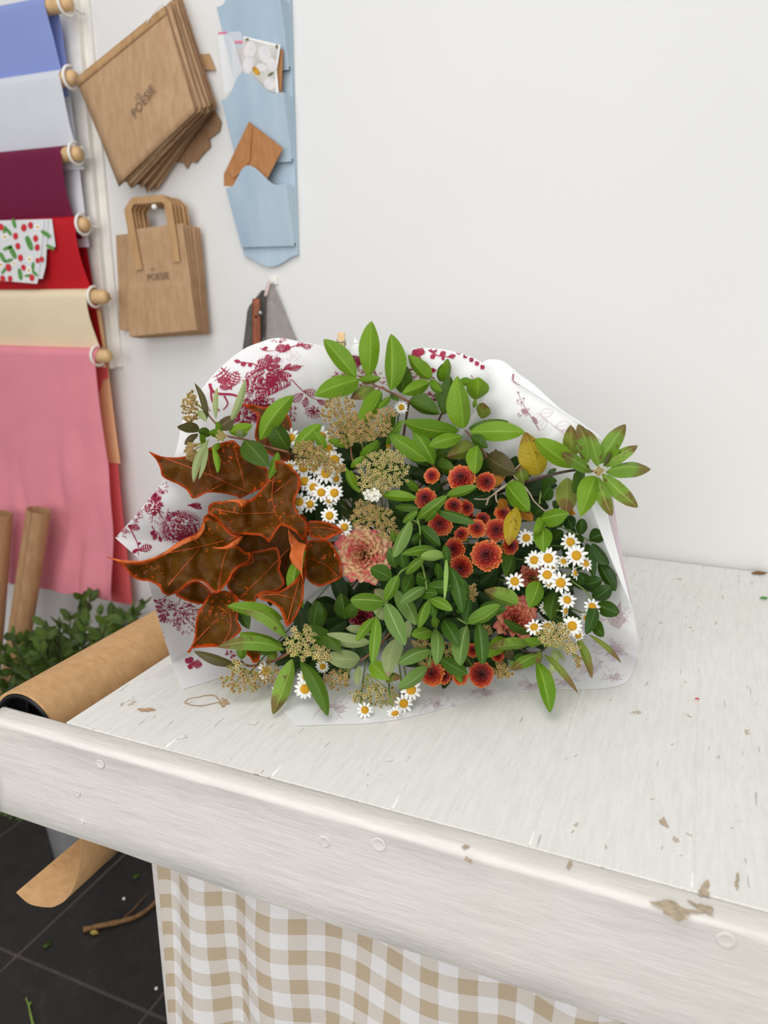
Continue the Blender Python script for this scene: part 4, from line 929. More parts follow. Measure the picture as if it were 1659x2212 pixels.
carnation(K, 566, 822, 42, 30, -0.35, bvhA, 1.2); carnation(K, 548, 888, 46, 26, -0.4, bvhA, 1.3)
for p in ([(470, 822), (505, 838)], ): pass
sprigdraw(K, [(500, 842), (496, 825), (484, 800), (472, 790)], [((496, 830), (468, 795), .28), ((494, 822), (470, 822), .25), ((500, 835), (512, 802), .3), ((498, 838), (474, 835), .2)], bvhA, 2.4)
K.stroke([(452, 818), (456, 840), (470, 850), (500, 852), (518, 858)], 7, 4, bvhA); K.stroke([(456, 838), (458, 865), (474, 888)], 5, 3, bvhA); K.stroke([(484, 855), (492, 872), (482, 885)], 4, 2, bvhA)
for q in range(6): K.stroke(curve((440 + q * 3, 862 + q * 5), (432 + q * 3 - 3, 850 + q * 7), 0.1, 3), 2, 0.6, bvhA)
sprigdraw(K, [(560, 800), (578, 792), (588, 778), (584, 768)], [((584, 784), (576, 766), .3), ((582, 790), (556, 780), .3), ((588, 782), (606, 774), .25), ((584, 790), (605, 792), .22)], bvhA, 2.2)
sprigdraw(K, [(558, 792), (545, 785), (525, 783), (508, 780)], [((545, 786), (536, 790), .3), ((532, 784), (520, 788), .3), ((520, 782), (506, 779), .2)], bvhA, 1.8)
sprigdraw(K, [(592, 808), (612, 800), (635, 794), (655, 790)], [((612, 800), (628, 786), .15), ((622, 798), (650, 792), .18), ((600, 806), (630, 812), .15), ((604, 812), (622, 824), .15)], bvhA, 2.2)
for q in range(26): K.stroke(curve((520 + q * 4.2, 884 - q * 2.0), (516 + q * 4.4 + ri.uniform(-3, 6), 874 - q * 2.3 + ri.uniform(-4, 2)), 0.1, 3), 3.2, 0.8, bvhA)
sprigdraw(K, [(629, 819), (645, 836), (660, 850), (680, 862), (700, 866)], [((655, 845), (686, 851), .2), ((654, 850), (632, 868), .25), ((662, 858), (658, 880), .25), ((685, 864), (704, 874), .2)], bvhA, 1.6)
for q in range(7):
    a = PI * (0.05 + q / 6 * 0.98); K.stroke(curve((678, 888), (678 + 20 * math.cos(a), 888 + 17 * math.sin(a)), 0.3), 1.3, 1.3, bvhA); K.stroke(curve((678, 888), (678 + 20 * math.cos(a + .35), 888 + 17 * math.sin(a + .35)), -0.2), 1.0, 0.6, bvhA)
dashes(K, 678, 888, 7, 6, 16, 7, bvhA, 2.4); dashes(K, 632, 892, 8, 14, 24, 6, bvhA, 2); dashes(K, 602, 735, 14, 4, 12, 5, bvhA, 1.8)
carnation(K, 612, 752, 15, 8, -0.1, bvhA, .3); sprigdraw(K, [(562, 752), (575, 758), (592, 757)], [((566, 756), (578, 750), .2)], bvhA, 1.6); sprigdraw(K, [(628, 750), (650, 744), (676, 746)], [((640, 748), (655, 738), .2), ((650, 746), (672, 750), .2)], bvhA, 1.6)
for q in range(11):
    a = 2 * PI * q / 11; K2 = None
# left corner
for q in range(9): dashes(K, 262 + q * 11, 1150 - q * 12, 13, 11, 16, 6, bvhA, 1.7)
dashes(K, 335, 1090, 12, 20, 60, 8, bvhA, 3.4); dashes(K, 338, 1100, 16, 30, 40, 7, bvhA, 1.6)
carnation(K, 392, 1142, 40, 34, 0.5, bvhA, 1.2)
for q in range(30):
    a = PI * (0.75 + q / 30 * 1.1); K.stroke([(392 + 36 * math.cos(a), 1142 + 30 * math.sin(a)), (392 + 50 * math.cos(a + .1), 1142 + 42 * math.sin(a + .1))], 2.4, 0.6, bvhA)
sprigdraw(K, [(277, 1134), (290, 1158), (298, 1178), (299, 1200)], [((278, 1136), (302, 1142), .2), ((300, 1188), (328, 1180), .22), ((298, 1186), (286, 1194), .2), ((297, 1176), (304, 1172), .2)], bvhA, 2)
sprigdraw(K, [(328, 1136), (334, 1147), (342, 1152), (348, 1170)], [((333, 1147), (327, 1156), .35), ((338, 1152), (332, 1166), .25), ((344, 1158), (348, 1170), .2)], bvhA, 1.8)
sprigdraw(K, [(405, 1092), (420, 1090), (436, 1096)], [((408, 1092), (434, 1090), .12), ((412, 1093), (436, 1099), .1)], bvhA, 2)
# lower left
dashes(K, 385, 1312, 44, 34, 170, 7, bvhA, 1.9); dashes(K, 405, 1345, 30, 22, 60, 6, bvhA, 1.6)
for p0, p1 in (((334, 1319), (358, 1318)), ((332, 1296), (352, 1306)), ((333, 1310), (350, 1312)), ((340, 1335), (356, 1326)), ((344, 1345), (358, 1330)), ((354, 1346), (358, 1332))): leafdraw(K, p0, p1, 0.12, bvhA, 1.8, False)
for q in range(16): K.stroke(curve((343 + ri.uniform(0, 12), 1366 + ri.uniform(0, 34)), (346 + ri.uniform(0, 14), 1370 + ri.uniform(0, 34)), 0.2, 3), 3.4, 1.2, bvhA)
for p0, p1, w in (((413, 1431), (400, 1424), .3), ((413, 1431), (411, 1419), .35), ((414, 1433), (436, 1436), .3), ((413, 1434), (409, 1445), .35)): leafdraw(K, p0, p1, w, bvhA, 2.2)
dashes(K, 497, 1413, 10, 6, 26, 5, bvhA, 1.8)
# back right of the printed sheet
carnation(K, 770, 775, 18, 16, 0, bvhA, .8); dashes(K, 762, 815, 40, 18, 90, 8, bvhA, 1.8); dashes(K, 815, 825, 30, 20, 60, 8, bvhA, 1.6)
sprigdraw(K, [(902, 762), (915, 790), (930, 812), (940, 818)], [((903, 770), (893, 756), .4), ((905, 768), (912, 752), .4), ((915, 786), (925, 806), .15), ((925, 800), (942, 800), .2)], bvhA, 3)
sprigdraw(K, [(925, 756), (945, 768), (962, 770), (980, 775)], [((928, 758), (944, 756), .3), ((940, 766), (930, 774), .3), ((950, 769), (962, 760), .3), ((958, 770), (956, 778), .3), ((968, 771), (984, 768), .2)], bvhA, 2.2)
for x, y in ((990, 760), (1005, 768), (1018, 776), (1030, 784), (1042, 792)): leafdraw(K, (x - 3, y - 3), (x + 3, y + 5), .35, bvhA, 1.8)
dashes(K, 905, 805, 20, 16, 40, 7, bvhA, 1.8); dashes(K, 930, 858, 14, 10, 50, 6, bvhA, 2.4)
obj('burgundy_print', K.g, 'print_burgundy', wrap, False, kind='stuff', label='burgundy toile drawing of carnations, sprigs and a butterfly')
K = Ink()
for q in range(11):
    a = 2 * PI * q / 11; p0 = (613 + 14 * math.cos(a), 768 + 6 * math.sin(a)); p1 = (613 + 36 * math.cos(a), 768 + 15 * math.sin(a)); K.stroke(curve(p0, p1, .18), 0.9, 0.9, bvhA); K.stroke(curve(p0, p1, -.18), 0.9, 0.9, bvhA)
# ghost print on the reversed sheet
sprigdraw(K, [(1222, 940), (1190, 915), (1160, 892)], [((1165, 895), (1195, 888), .3), ((1180, 905), (1162, 928), .3), ((1200, 922), (1232, 915), .3), ((1212, 930), (1240, 938), .2)], bvhB, 1.6, False)
for c_ in ((1250, 935, 20), (1165, 1035, 18), (1330, 1330, 26), (1318, 1402, 30), (1275, 1440, 26), (1218, 1470, 22), (1150, 1478, 24), (1290, 1300, 18), (1262, 1180, 16), (1240, 1090, 18), (950, 1520, 26), (860, 1500, 30), (720, 1530, 26), (1050, 1490, 26), (1335, 1245, 14), (1325, 1460, 18)):
    x, y, r = c_
    for q in range(9):
        a = x + q * 0.42 + ri.uniform(-.1, .1); k_ = ri.uniform(0.6, 1.25); leafdraw(K, (x + 3 * math.cos(a), y + 2 * math.sin(a)), (x + r * k_ * math.cos(a), y + r * k_ * 0.7 * math.sin(a)), ri.uniform(.1, .26), bvhB, 1.3, False)
    dashes(K, x, y, r * 1.3, r * 0.7, 26, r * 0.35, bvhB, 1.3)
    K.stroke(curve((x, y), (x - r * 1.7, y + r * 0.8), .2), 1.3, 0.9, bvhB)
obj('ghost_print', K.g, 'print_ghost', wrap, False, kind='stuff', label='print showing faintly through the paper')
K = Ink()
sprigdraw(K, [(1165, 930), (1150, 905), (1128, 870), (1120, 850)], [((1150, 900), (1160, 915), .2), ((1140, 892), (1126, 885), .25)], bvhB, 1.6); dashes(K, 1124, 860, 8, 16, 16, 5, bvhB, 1.4); dashes(K, 1132, 890, 14, 10, 12, 5, bvhB, 1.4)
sprigdraw(K, [(1018, 810), (1024, 826)], [], bvhA, 1.6); leafdraw(K, (1056, 880), (1076, 906), .3, bvhA, 1.5, False); leafdraw(K, (1056, 892), (1080, 902), .2, bvhA, 1.5)
leafdraw(K, (1108, 815), (1128, 830), .3, bvhB, 1.6, False); leafdraw(K, (1108, 808), (1118, 826), .3, bvhB, 2.2, True)
for q in range(10): K.stroke(curve((1340 - q * 3, 1300 + q * 4), (1352 - q * 1.5, 1340 + q * 2.0), .12), 1.4, 0.8, bvhB)
obj('line_print', K.g, 'print_ghost_dark', wrap, False, kind='stuff', label='thin dark rose outlines on the reversed sheet')

# clothes peg on the back edge of the paper
pc = P(737, 742, -0.012); peg = thing('clothes_peg', pc - up * 0.014, 'tiny wooden clothes peg clipped to the back edge of the wrapping', 'clothes peg')
def pegpart(dx, tilt):
    e1 = rt; e2 = up; e3 = -fw; wd = 0.0052; pr = [(-0.0155, 0.0012), (-0.0155, 0.0042), (-0.004, 0.0050), (0.0005, 0.0056), (0.0155, 0.0034), (0.0155, 0.0014), (0.001, 0.0016)]
    f = [pc + e2 * a + e3 * (b * tilt + (0.0 if tilt > 0 else 0)) + e1 * (-wd) for a, b in pr]; return G().prism(f, [p + e1 * (2 * wd) for p in f])
obj('jaw', pegpart(0, 1), 'peg_wood', peg, False, bevel=0.0006); obj('jaw', pegpart(0, -1), 'peg_wood', peg, False, bevel=0.0006)
g = G(); cc = pc + up * 0.001
for s_ in (-1, 1):
    g.tube([cc + rt * (0.0062 * s_) + (up * math.cos(a) * 0.0042 - fw * math.sin(a) * 0.0066) for a in [q * 2 * PI / 14 for q in range(15)]], 0.0007, 6)
g.tube([cc - rt * 0.0065 - fw * 0.0062, cc + rt * 0.0065 - fw * 0.0062], 0.0008, 6); obj('spring', g, 'metal', peg)
# string tie and cut stem ends behind the wrap
g = G(); rb2 = random.Random(2)
for q in range(3): g.tube([TH + (AX.cross(zu).normalized() * math.cos(a) + AX.cross(AX.cross(zu)).normalized() * math.sin(a)) * 0.053 + AX * (0.004 * (q - 1)) for a in [k * 2 * PI / 24 for k in range(25)]], 0.0022, 6)
obj('string_tie', g, 'straw_bit', label='twine tied round the gathered stems at the back of the wrap', cat='string')

# ------------------------------------------------------------------ the bouquet
THR = TH + AX * 0.03
rl = random.Random(21)
def to_throat(p, i=0, n=7):
    """smooth stem path from the tied end to point p"""
    e = THR + AX * rl.uniform(0.02, 0.05) + Vector((rl.uniform(-1, 1), rl.uniform(-1, 1), rl.uniform(-1, 1))) * 0.022
    if e.z < TZ + 0.03: e.z = TZ + 0.03
    back = p + fw * 0.10 - up * 0.0
    m = p.lerp(e, 0.35).lerp(back, 0.5)
    if m.z < TZ + 0.012: m.z = TZ + 0.012
    pts = smoothpath([e, m, p], n)
    for q in pts: q.z = max(q.z, TZ + 0.006)
    return pts
SERR = {'spiraea', 'spiraea_deep', 'spiraea_brown', 'spiraea_yellow', 'spiraea_orange', 'spiraea_olive', 'spiraea_pale', 'bark_brown_leaf', 'understorey'}
KIND = dict(s='spiraea', d='spiraea_deep', b='spiraea_brown', y='spiraea_yellow', o='spiraea_orange', v='spiraea_olive', p='spiraea_pale', k='bark_brown_leaf', m='smooth', u='smooth_blue', l='smooth_pale', g='smooth_deep', r='myrtle', x='understorey')
def put_leaf(parent, z, bx_, by_, tx_, ty_, w, kind='s', off=0.0, sbow=None, shape=None):
    Z, s = ZS[z] if z else ((lambda x, y: (x, y)), 1.0)
    a, b = Z(bx_, by_), Z(tx_, ty_); m = KIND[kind]
    B = P(a[0], a[1], off - rl.uniform(0.004, 0.012)); T = P(b[0], b[1], off + rl.uniform(0.0, 0.022))
    wm = w * s * ((B + T) / 2 - C).length / F * 1.14; L = (T - B).length; ser = m in SERR
    sh = shape or (('lance' if w * 2.6 < math.hypot(bx_ - tx_, by_ - ty_) else 'ovate') if ser else 'ell')
    if m == 'myrtle' or kind in 'mulg': sh = 'ell'
    nu = max(16, min(60, int(L / 0.0015))) if ser else 16
    nu += nu % 2
    g = leaf_geo(B, T, wm, sh, ser, roll=rl.uniform(-0.55, 0.55), bend=rl.uniform(0.02, 0.15), sbow=rl.uniform(-0.05, 0.05) if sbow is None else sbow, fold=rl.uniform(0.25, 0.8), nu=nu, nv=6 if ser else 4, wave=0.02 if ser else 0.01, seed=rl.random() * 6)
    return obj('leaf', g, m, parent)
def umbel(parent, z, cx, cy, rx, ry, n, off, star='seed_star', base=None, sc=1.0):
    Z, s = ZS[z]; px, py = Z(cx, cy); rx *= s; ry *= s
    if base is None: base = (px, py + ry * 0.4)
    else: base = Z(*base)
    root = P(base[0], base[1], off - 0.03); gs = G(); gf = G(); nh = max(3, n // 7); hubs = []
    for q in range(nh):
        a = q * 2.39996; r = math.sqrt((q + 0.5) / nh) * 0.85; x, y = px + rx * r * math.cos(a), py + ry * r * math.sin(a); hubs.append((x, y, P(x, y, off + 0.012 * (1 - r * r) - 0.012)))
    for x, y, h in hubs:
        gs.tube(smoothpath([root, root.lerp(h, 0.55) + fw * 0.004, h], 3), [0.0011, 0.001, 0.0009, 0.0008, 0.0008, 0.0007, 0.0006], 4)
    for q in range(n):
        a = q * 2.39996 + rl.uniform(-.3, .3); r = math.sqrt((q + 0.5) / n) + rl.uniform(-.05, .05); x, y = px + rx * r * math.cos(a), py + ry * r * math.sin(a)
        c = P(x, y, off + 0.014 * (1 - min(1, r * r)) + rl.uniform(-0.006, 0.004)); h = min(hubs, key=lambda t_: (t_[0] - x) ** 2 + (t_[1] - y) ** 2)[2]
        gs.tube([h, h.lerp(c, 0.55) + fw * 0.001, c], [0.0006, 0.0005, 0.0005], 3, cap=False)
        nrm = ((C - c).normalized() + Vector((rl.uniform(-1, 1), rl.uniform(-1, 1), rl.uniform(-.6, 1))) * 0.55).normalized(); e1 = nrm.cross(zu).normalized(); e2 = nrm.cross(e1); R = rl.uniform(0.0027, 0.0040) * sc; ph_ = rl.random() * 6
        V = []
        for k in range(10):
            aa = ph_ + 2 * PI * k / 10; rr = R if k % 2 == 0 else R * 0.46; V.append(c + (e1 * math.cos(aa) + e2 * math.sin(aa)) * rr + nrm * (0.0006 if k % 2 == 0 else -0.0002))
        V.append(c - nrm * 0.0006); gf.add(V, [(k, (k + 1) % 10, 10) for k in range(10)], 0)
        V = [c + (e1 * math.cos(2 * PI * k / 6) + e2 * math.sin(2 * PI * k / 6)) * R * 0.40 + nrm * 0.0005 for k in range(6)] + [c + nrm * 0.0011]
        gf.add(V, [(k, (k + 1) % 6, 6) for k in range(6)], 1)
    hd_ = obj('seed_head', gs, 'seed_stem', parent); obj('star_seeds', gf, [star, 'seed_eye'], hd_, False, kind='stuff')
def sprig(name, lab, cat, off, stems, leaves, smat='stem_red', sw=0.0017, group=None):
    """stems: list of polylines [(zoom, x, y, off), ...] starting at the deep end"""
    first = stems[0][0]; Z, s = ZS[first[0]] if first[0] else ((lambda x, y: (x, y)), 1)
    px, py = Z(first[1], first[2]); b = P(px, py, off - 0.02); th = thing(name, b, lab, cat, group)
    for k, st_ in enumerate(stems):
        pts = [P(*ZS[q[0]][0](q[1], q[2]), off - 0.012 + (q[3] if len(q) > 3 else 0)) for q in st_]
        pth = smoothpath(pts, 6)
        if k == 0: pth = to_throat(pth[0])[:-1] + pth
        n = len(pth); obj('stem', G().tube(pth, [sw * (1.25 - 0.6 * i / n) for i in range(n)], 6), smat, th)
    for lf in leaves:
        o_ = lf[7] if len(lf) > 7 else 0.0
        put_leaf(th, *lf[:6], kind=lf[6] if len(lf) > 6 else 's', off=off + o_, sbow=lf[8] if len(lf) > 8 else None)
    return th

# -- deep foliage that closes the gaps between the flowers
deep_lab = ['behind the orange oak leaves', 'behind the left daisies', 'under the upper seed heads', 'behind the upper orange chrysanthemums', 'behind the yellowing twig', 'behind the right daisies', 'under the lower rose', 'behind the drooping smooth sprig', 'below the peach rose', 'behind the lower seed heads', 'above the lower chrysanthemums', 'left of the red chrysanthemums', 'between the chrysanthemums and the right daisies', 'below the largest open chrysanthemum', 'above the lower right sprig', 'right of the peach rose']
deep_at = [(560, 1200), (680, 1060), (790, 1000), (960, 1040), (1090, 1060), (1210, 1220), (1140, 1330), (930, 1240), (760, 1330), (680, 1400), (980, 1380), (900, 1130), (1090, 1250), (1010, 1280), (1060, 1390), (870, 1290)]
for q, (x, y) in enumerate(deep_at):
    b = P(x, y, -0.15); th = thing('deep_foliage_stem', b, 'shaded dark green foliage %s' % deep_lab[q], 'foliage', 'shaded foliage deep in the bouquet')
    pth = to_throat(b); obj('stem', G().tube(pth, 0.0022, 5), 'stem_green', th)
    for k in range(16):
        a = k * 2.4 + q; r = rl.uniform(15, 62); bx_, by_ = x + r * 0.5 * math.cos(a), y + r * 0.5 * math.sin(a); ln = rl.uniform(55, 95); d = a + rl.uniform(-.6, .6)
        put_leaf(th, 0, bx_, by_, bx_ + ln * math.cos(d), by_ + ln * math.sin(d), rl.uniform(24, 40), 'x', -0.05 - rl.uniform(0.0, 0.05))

# -- painted oak leaves
oak = thing('oak_branch', P(660, 1200, -0.05), 'branch of orange-painted brown oak leaves on the left of the bouquet', 'branch')
pth = to_throat(P(640, 1180, -0.05)); obj('stem', G().tube(pth, 0.003, 8), 'stem_red', oak)
def smooth_closed(pts, n=3):
    out = []; m = len(pts)
    for i in range(m):
        p0, p1, p2, p3 = [Vector(pts[(i + k) % m]) for k in (-1, 0, 1, 2)]
        for k in range(n):
            u = k / n; out.append(0.5 * ((2 * p1) + (p2 - p0) * u * 0.8 + (2 * p0 - 5 * p1 + 4 * p2 - p3) * u * u * 0.8 + (3 * p1 - p0 - 3 * p2 + p3) * u ** 3 * 0.8) if k else p1.copy())
    return out
def oak_leaf(z, poly, veins, off, gx=0.0, gy=0.0, amp=0.012, seed=0.0, mat='oak', parent=oak, name='leaf', smooth_=True, lift=None):
    Z, s = ZS[z]; pl = [Z(*p) for p in poly]; bd = smooth_closed(pl, 3) if smooth_ else [Vector(p) for p in pl]
    xs = [p.x for p in bd]; ys = [p.y for p in bd]; cx, cy = sum(xs) / len(xs), sum(ys) / len(ys); pts = list(bd)
    def inside(x, y):
        r = False; j = len(bd) - 1
        for i in range(len(bd)):
            if (bd[i].y > y) != (bd[j].y > y) and x < (bd[j].x - bd[i].x) * (y - bd[i].y) / (bd[j].y - bd[i].y) + bd[i].x: r = not r
            j = i
        return r
    def ed(x, y):
        m = 1e9
        for i in range(len(bd)):
            a, b = bd[i], bd[(i + 1) % len(bd)]; d = b - a; t_ = max(0, min(1, ((x - a.x) * d.x + (y - a.y) * d.y) / max(1e-6, d.length_squared))); m = min(m, math.hypot(x - a.x - d.x * t_, y - a.y - d.y * t_))
        return m
    st_ = 7.0; y = min(ys)
    while y < max(ys):
        x = min(xs)
        while x < max(xs):
            if inside(x, y) and ed(x, y) > 2.5: pts.append(Vector((x + 0.3 * math.sin(y), y)))
            x += st_
        y += st_
    n = len(bd); res = delaunay_2d_cdt([Vector((p.x, p.y)) for p in pts], [(i, (i + 1) % n) for i in range(n)], [], 1, 0.001)
    vz = [Z(*q) for v in veins for q in v[:]]
    def depth(x, y):
        e = ed(x, y); o_ = off + gx * (x - cx) / 100 + gy * (y - cy) / 100 + amp * (1.6 * noise.noise(Vector((x * 0.017 + seed, y * 0.017, seed))) + 0.5 * noise.noise(Vector((x * 0.045 + seed, y * 0.045, 3))))
        return o_ + 0.004 * math.exp(-e / 7.0)
    V = []; A = []
    for v in res[0]: V.append(P(v.x, v.y, depth(v.x, v.y))); A.append(ed(v.x, v.y) * 1.05 / F)
    g = G().add(V, [tuple(f) for f in res[2]], 0, None, A)
    o = obj(name, g, mat, parent, attr='edge', solid=0.0006)
    for v in veins:
        path = [Z(*q) for q in v]; dens = smoothpath([Vector((a, b, 0)) for a, b in path], 6)
        p3 = [P(q.x, q.y, depth(q.x, q.y) + 0.0006) for q in dens]; m = len(p3)
        obj('vein', G().tube(p3, [0.0011 * (0.5 + 0.6 * i / m) for i in range(m)][::1], 5), 'oak_vein', o)
    return o
oak_leaf(2, [(740, 60), (1000, -60), (1300, -60), (1520, 60), (1530, 300), (1500, 600), (1300, 700), (1000, 560), (1050, 420), (760, 300)], [], -0.045, seed=9)
oak_leaf(1, [(1030, 645), (1120, 650), (1200, 670), (1240, 660), (1340, 670), (1400, 760), (1420, 880), (1390, 1000), (1400, 1090), (1300, 1060), (1200, 1000), (1130, 900), (1150, 740), (1100, 690)], [[(1200, 1000), (1220, 840), (1150, 700)]], -0.02, seed=8)
oak_leaf(5, [(-60, 560), (65, 550), (130, 570), (200, 690), (225, 830), (200, 870), (60, 930), (0, 920), (-70, 860), (-90, 700)], [[(-60, 700), (80, 750), (190, 850)]], -0.015, seed=2)
oak_leaf(2, [(520, 640), (620, 570), (700, 550), (800, 630), (740, 720), (650, 710), (590, 690)], [], -0.005, seed=3)
oak_leaf(2, [(920, 560), (1010, 440), (1110, 400), (1100, 330), (1200, 310), (1300, 290), (1330, 400), (1320, 460), (1360, 560), (1310, 620), (1200, 640), (1150, 660), (1120, 720), (1000, 680), (940, 620)], [[(1400, 290), (1180, 520), (1000, 690)]], -0.005, seed=4)
oak_leaf(2, [(800, 640), (900, 620), (1000, 660), (1010, 740), (1000, 850), (1030, 920), (960, 990), (900, 1050), (800, 1050), (660, 1060), (640, 1090), (615, 1090), (650, 1040), (675, 960), (680, 860), (700, 780), (740, 720)], [[(1000, 690), (920, 760), (650, 1040)], [(930, 740), (950, 900), (880, 1040)]], 0.008, gy=0.01, seed=5)
oak_leaf(1, [(322, 1005), (420, 1045), (520, 1052), (620, 1040), (740, 1000), (850, 950), (960, 920), (1010, 960), (1080, 1040), (1180, 1110), (1240, 1150), (1230, 1220), (1180, 1290), (1090, 1330), (1020, 1365), (990, 1350), (880, 1325), (770, 1320), (710, 1350), (655, 1365), (610, 1300), (540, 1255), (460, 1220), (420, 1190), (410, 1140), (380, 1070)], [[(1120, 1330), (960, 1265), (800, 1190), (640, 1130), (450, 1060)], [(1060, 1300), (1020, 1130), (970, 970)], [(900, 1250), (780, 1310)], [(790, 1185), (775, 1020)]], 0.02, gx=-0.006, amp=0.016, seed=6)
oak_leaf(2, [(5, 365), (60, 390), (200, 405), (320, 390), (430, 345), (520, 270), (600, 220), (690, 180), (735, 100), (750, 60), (850, 90), (960, 190), (1040, 210), (980, 250), (900, 290), (1000, 280), (1060, 330), (1100, 330), (1090, 400), (1010, 440), (960, 490), (940, 540), (880, 610), (845, 640), (800, 620), (740, 555), (690, 545), (620, 570), (560, 620), (480, 660), (430, 640), (400, 590), (330, 550), (270, 545), (200, 520), (150, 460), (80, 400)], [[(1030, 205), (720, 285), (460, 335)], [(720, 287), (600, 430), (470, 580)], [(930, 290), (890, 400), (850, 630)], [(720, 285), (660, 220)]], 0.032, gx=-0.005, amp=0.018, seed=1)
curl = oak_leaf(2, [(5, 362), (100, 384), (250, 394), (350, 370), (450, 320), (540, 255), (640, 212), (700, 182), (742, 100), (748, 150), (700, 222), (600, 262), (520, 305), (440, 352), (300, 398), (200, 409), (100, 402)], [], 0.044, gx=-0.005, amp=0.012, seed=1, mat='oak_under', name='leaf')
oak_leaf(2, [(800, 290), (900, 285), (1000, 225), (1040, 205), (1010, 260), (930, 300), (860, 306)], [], 0.046, seed=1, mat='oak_under')
oak_leaf(1, [(1275, 1085), (1330, 1080), (1400, 1120), (1470, 1190), (1483, 1270), (1450, 1340), (1435, 1400), (1460, 1480), (1520, 1540), (1530, 1640), (1500, 1690), (1440, 1620), (1340, 1570), (1290, 1620), (1240, 1700), (1180, 1650), (1040, 1640), (980, 1640), (900, 1590), (850, 1530), (780, 1480), (775, 1430), (810, 1395), (900, 1385), (990, 1375), (1030, 1425), (1075, 1380), (1130, 1350), (1200, 1270), (1260, 1180)], [[(1350, 1580), (1290, 1470), (1262, 1330), (1290, 1110)], [(1290, 1470), (1040, 1480), (800, 1440)], [(1264, 1330), (1400, 1230)]], 0.045, gx=0.004, amp=0.02, seed=7)
oak_leaf(1, [(905, 1384), (985, 1372), (1060, 1372), (1075, 1384), (1050, 1412), (1030, 1426), (1005, 1396)], [], 0.062, seed=7, mat='oak_under')
oak_leaf(5, [(0, 395), (90, 405), (180, 440), (235, 490), (180, 510), (110, 545), (70, 550), (20, 540), (-30, 530), (-70, 440), (-50, 400)], [[(-40, 450), (100, 455), (220, 490)]], 0.03, seed=11)
oak_leaf(2, [(1150, 660), (1200, 625), (1300, 630), (1380, 590), (1440, 540), (1490, 480), (1505, 560), (1500, 680), (1460, 790), (1410, 870), (1370, 890), (1350, 830), (1320, 760), (1250, 710), (1180, 690)], [[(1480, 500), (1430, 680), (1380, 860)], [(1430, 680), (1300, 650), (1180, 660)]], 0.025, gy=0.008, seed=12)
oak_leaf(2, [(1385, 140), (1410, 180), (1470, 250), (1520, 270), (1505, 330), (1492, 470), (1500, 560), (1480, 480), (1420, 420), (1395, 360), (1408, 300), (1390, 220)], [], 0.05, seed=13, mat='oak_under')
oak_leaf(8, [(680, 600), (760, 610), (820, 600), (860, 580), (820, 650), (790, 690), (780, 740), (730, 750), (700, 700), (660, 660)], [], 0.0, seed=14)

# -- serrated spiraea sprigs
sprig('spiraea_sprig', 'bright green toothed sprig rising highest behind the clothes peg', 'foliage', 0.012, [[(3, 1150, 775), (3, 980, 690), (3, 900, 650), (3, 800, 610), (3, 660, 560)]], [
    (3, 1100, 700, 1085, 395, 150, 'd', -.02), (3, 810, 630, 600, 750, 130, 'v', -.012), (3, 985, 690, 1050, 770, 60, 'd', -.01), (3, 1150, 770, 1440, 890, 165, 'd', -.01), (3, 650, 550, 345, 190, 165), (3, 775, 545, 797, 20, 178), (3, 980, 670, 980, 140, 195, 's', .006), (3, 675, 570, 260, 720, 180, 's', .004), (3, 670, 575, 885, 550, 78, 's', .01), (3, 895, 680, 655, 995, 175, 's', .02), (3, 980, 720, 865, 840, 60, 's', .004)])
sprig('spiraea_sprig', 'small bright toothed sprig against the back of the paper', 'foliage', 0.0, [[(3, 1500, 800), (3, 1440, 620), (3, 1350, 570)]], [
    (3, 1440, 585, 1465, 420, 95, 'd', -.01), (3, 1350, 565, 1140, 335, 130), (3, 1345, 590, 1090, 700, 115), (3, 1345, 580, 1465, 680, 85), (3, 1490, 590, 1515, 370, 108), (3, 1480, 900, 1540, 540, 140, 'd'), (3, 1400, 760, 1470, 690, 70, 's', -.01)])
sprig('spiraea_sprig', 'large bright green toothed rosette right of the top centre', 'foliage', 0.02, [[(4, 330, 960), (4, 250, 850), (4, 160, 755)]], [
    (4, 0, 930, 200, 900, 100, 'd', -.03), (4, 330, 960, 565, 1090, 150, 'k', -.02), (4, 250, 880, 20, 960, 120, 'v', -.02), (4, 240, 520, 262, 345, 145, 's', -.015), (4, 120, 375, 242, 388, 62, 's', -.01), (4, 290, 665, 300, 540, 95, 'v', -.02), (4, 220, 540, 255, 560, 55, 's', -.02), (4, 190, 740, 500, 690, 100, 'd', -.006), (4, 195, 770, 625, 770, 135), (4, 150, 740, 100, 335, 168, 's', .006), (3, 1620, 1050, 1100, 960, 175), (3, 1655, 1100, 1340, 1190, 125, 's', .004), (4, 205, 800, 338, 890, 75, 'd'), (4, 260, 870, 240, 1095, 115, 's', .004)])
sprig('spiraea_sprig', 'pair of toothed leaves pointing left above the chrysanthemums', 'foliage', 0.004, [[(3, 1420, 1420), (3, 1380, 1380), (3, 1330, 1330)]], [
    (3, 1380, 1290, 1655, 1230, 130, 'd', -.02), (3, 1350, 1360, 1140, 1310, 60, 'd', -.01), (3, 1400, 1365, 1600, 1430, 130, 'd', -.01), (3, 1390, 1370, 1190, 1050, 140, 's'), (3, 1330, 1335, 965, 1085, 150, 's', .006), (3, 1250, 1610, 1110, 1510, 80, 's', -.01)])
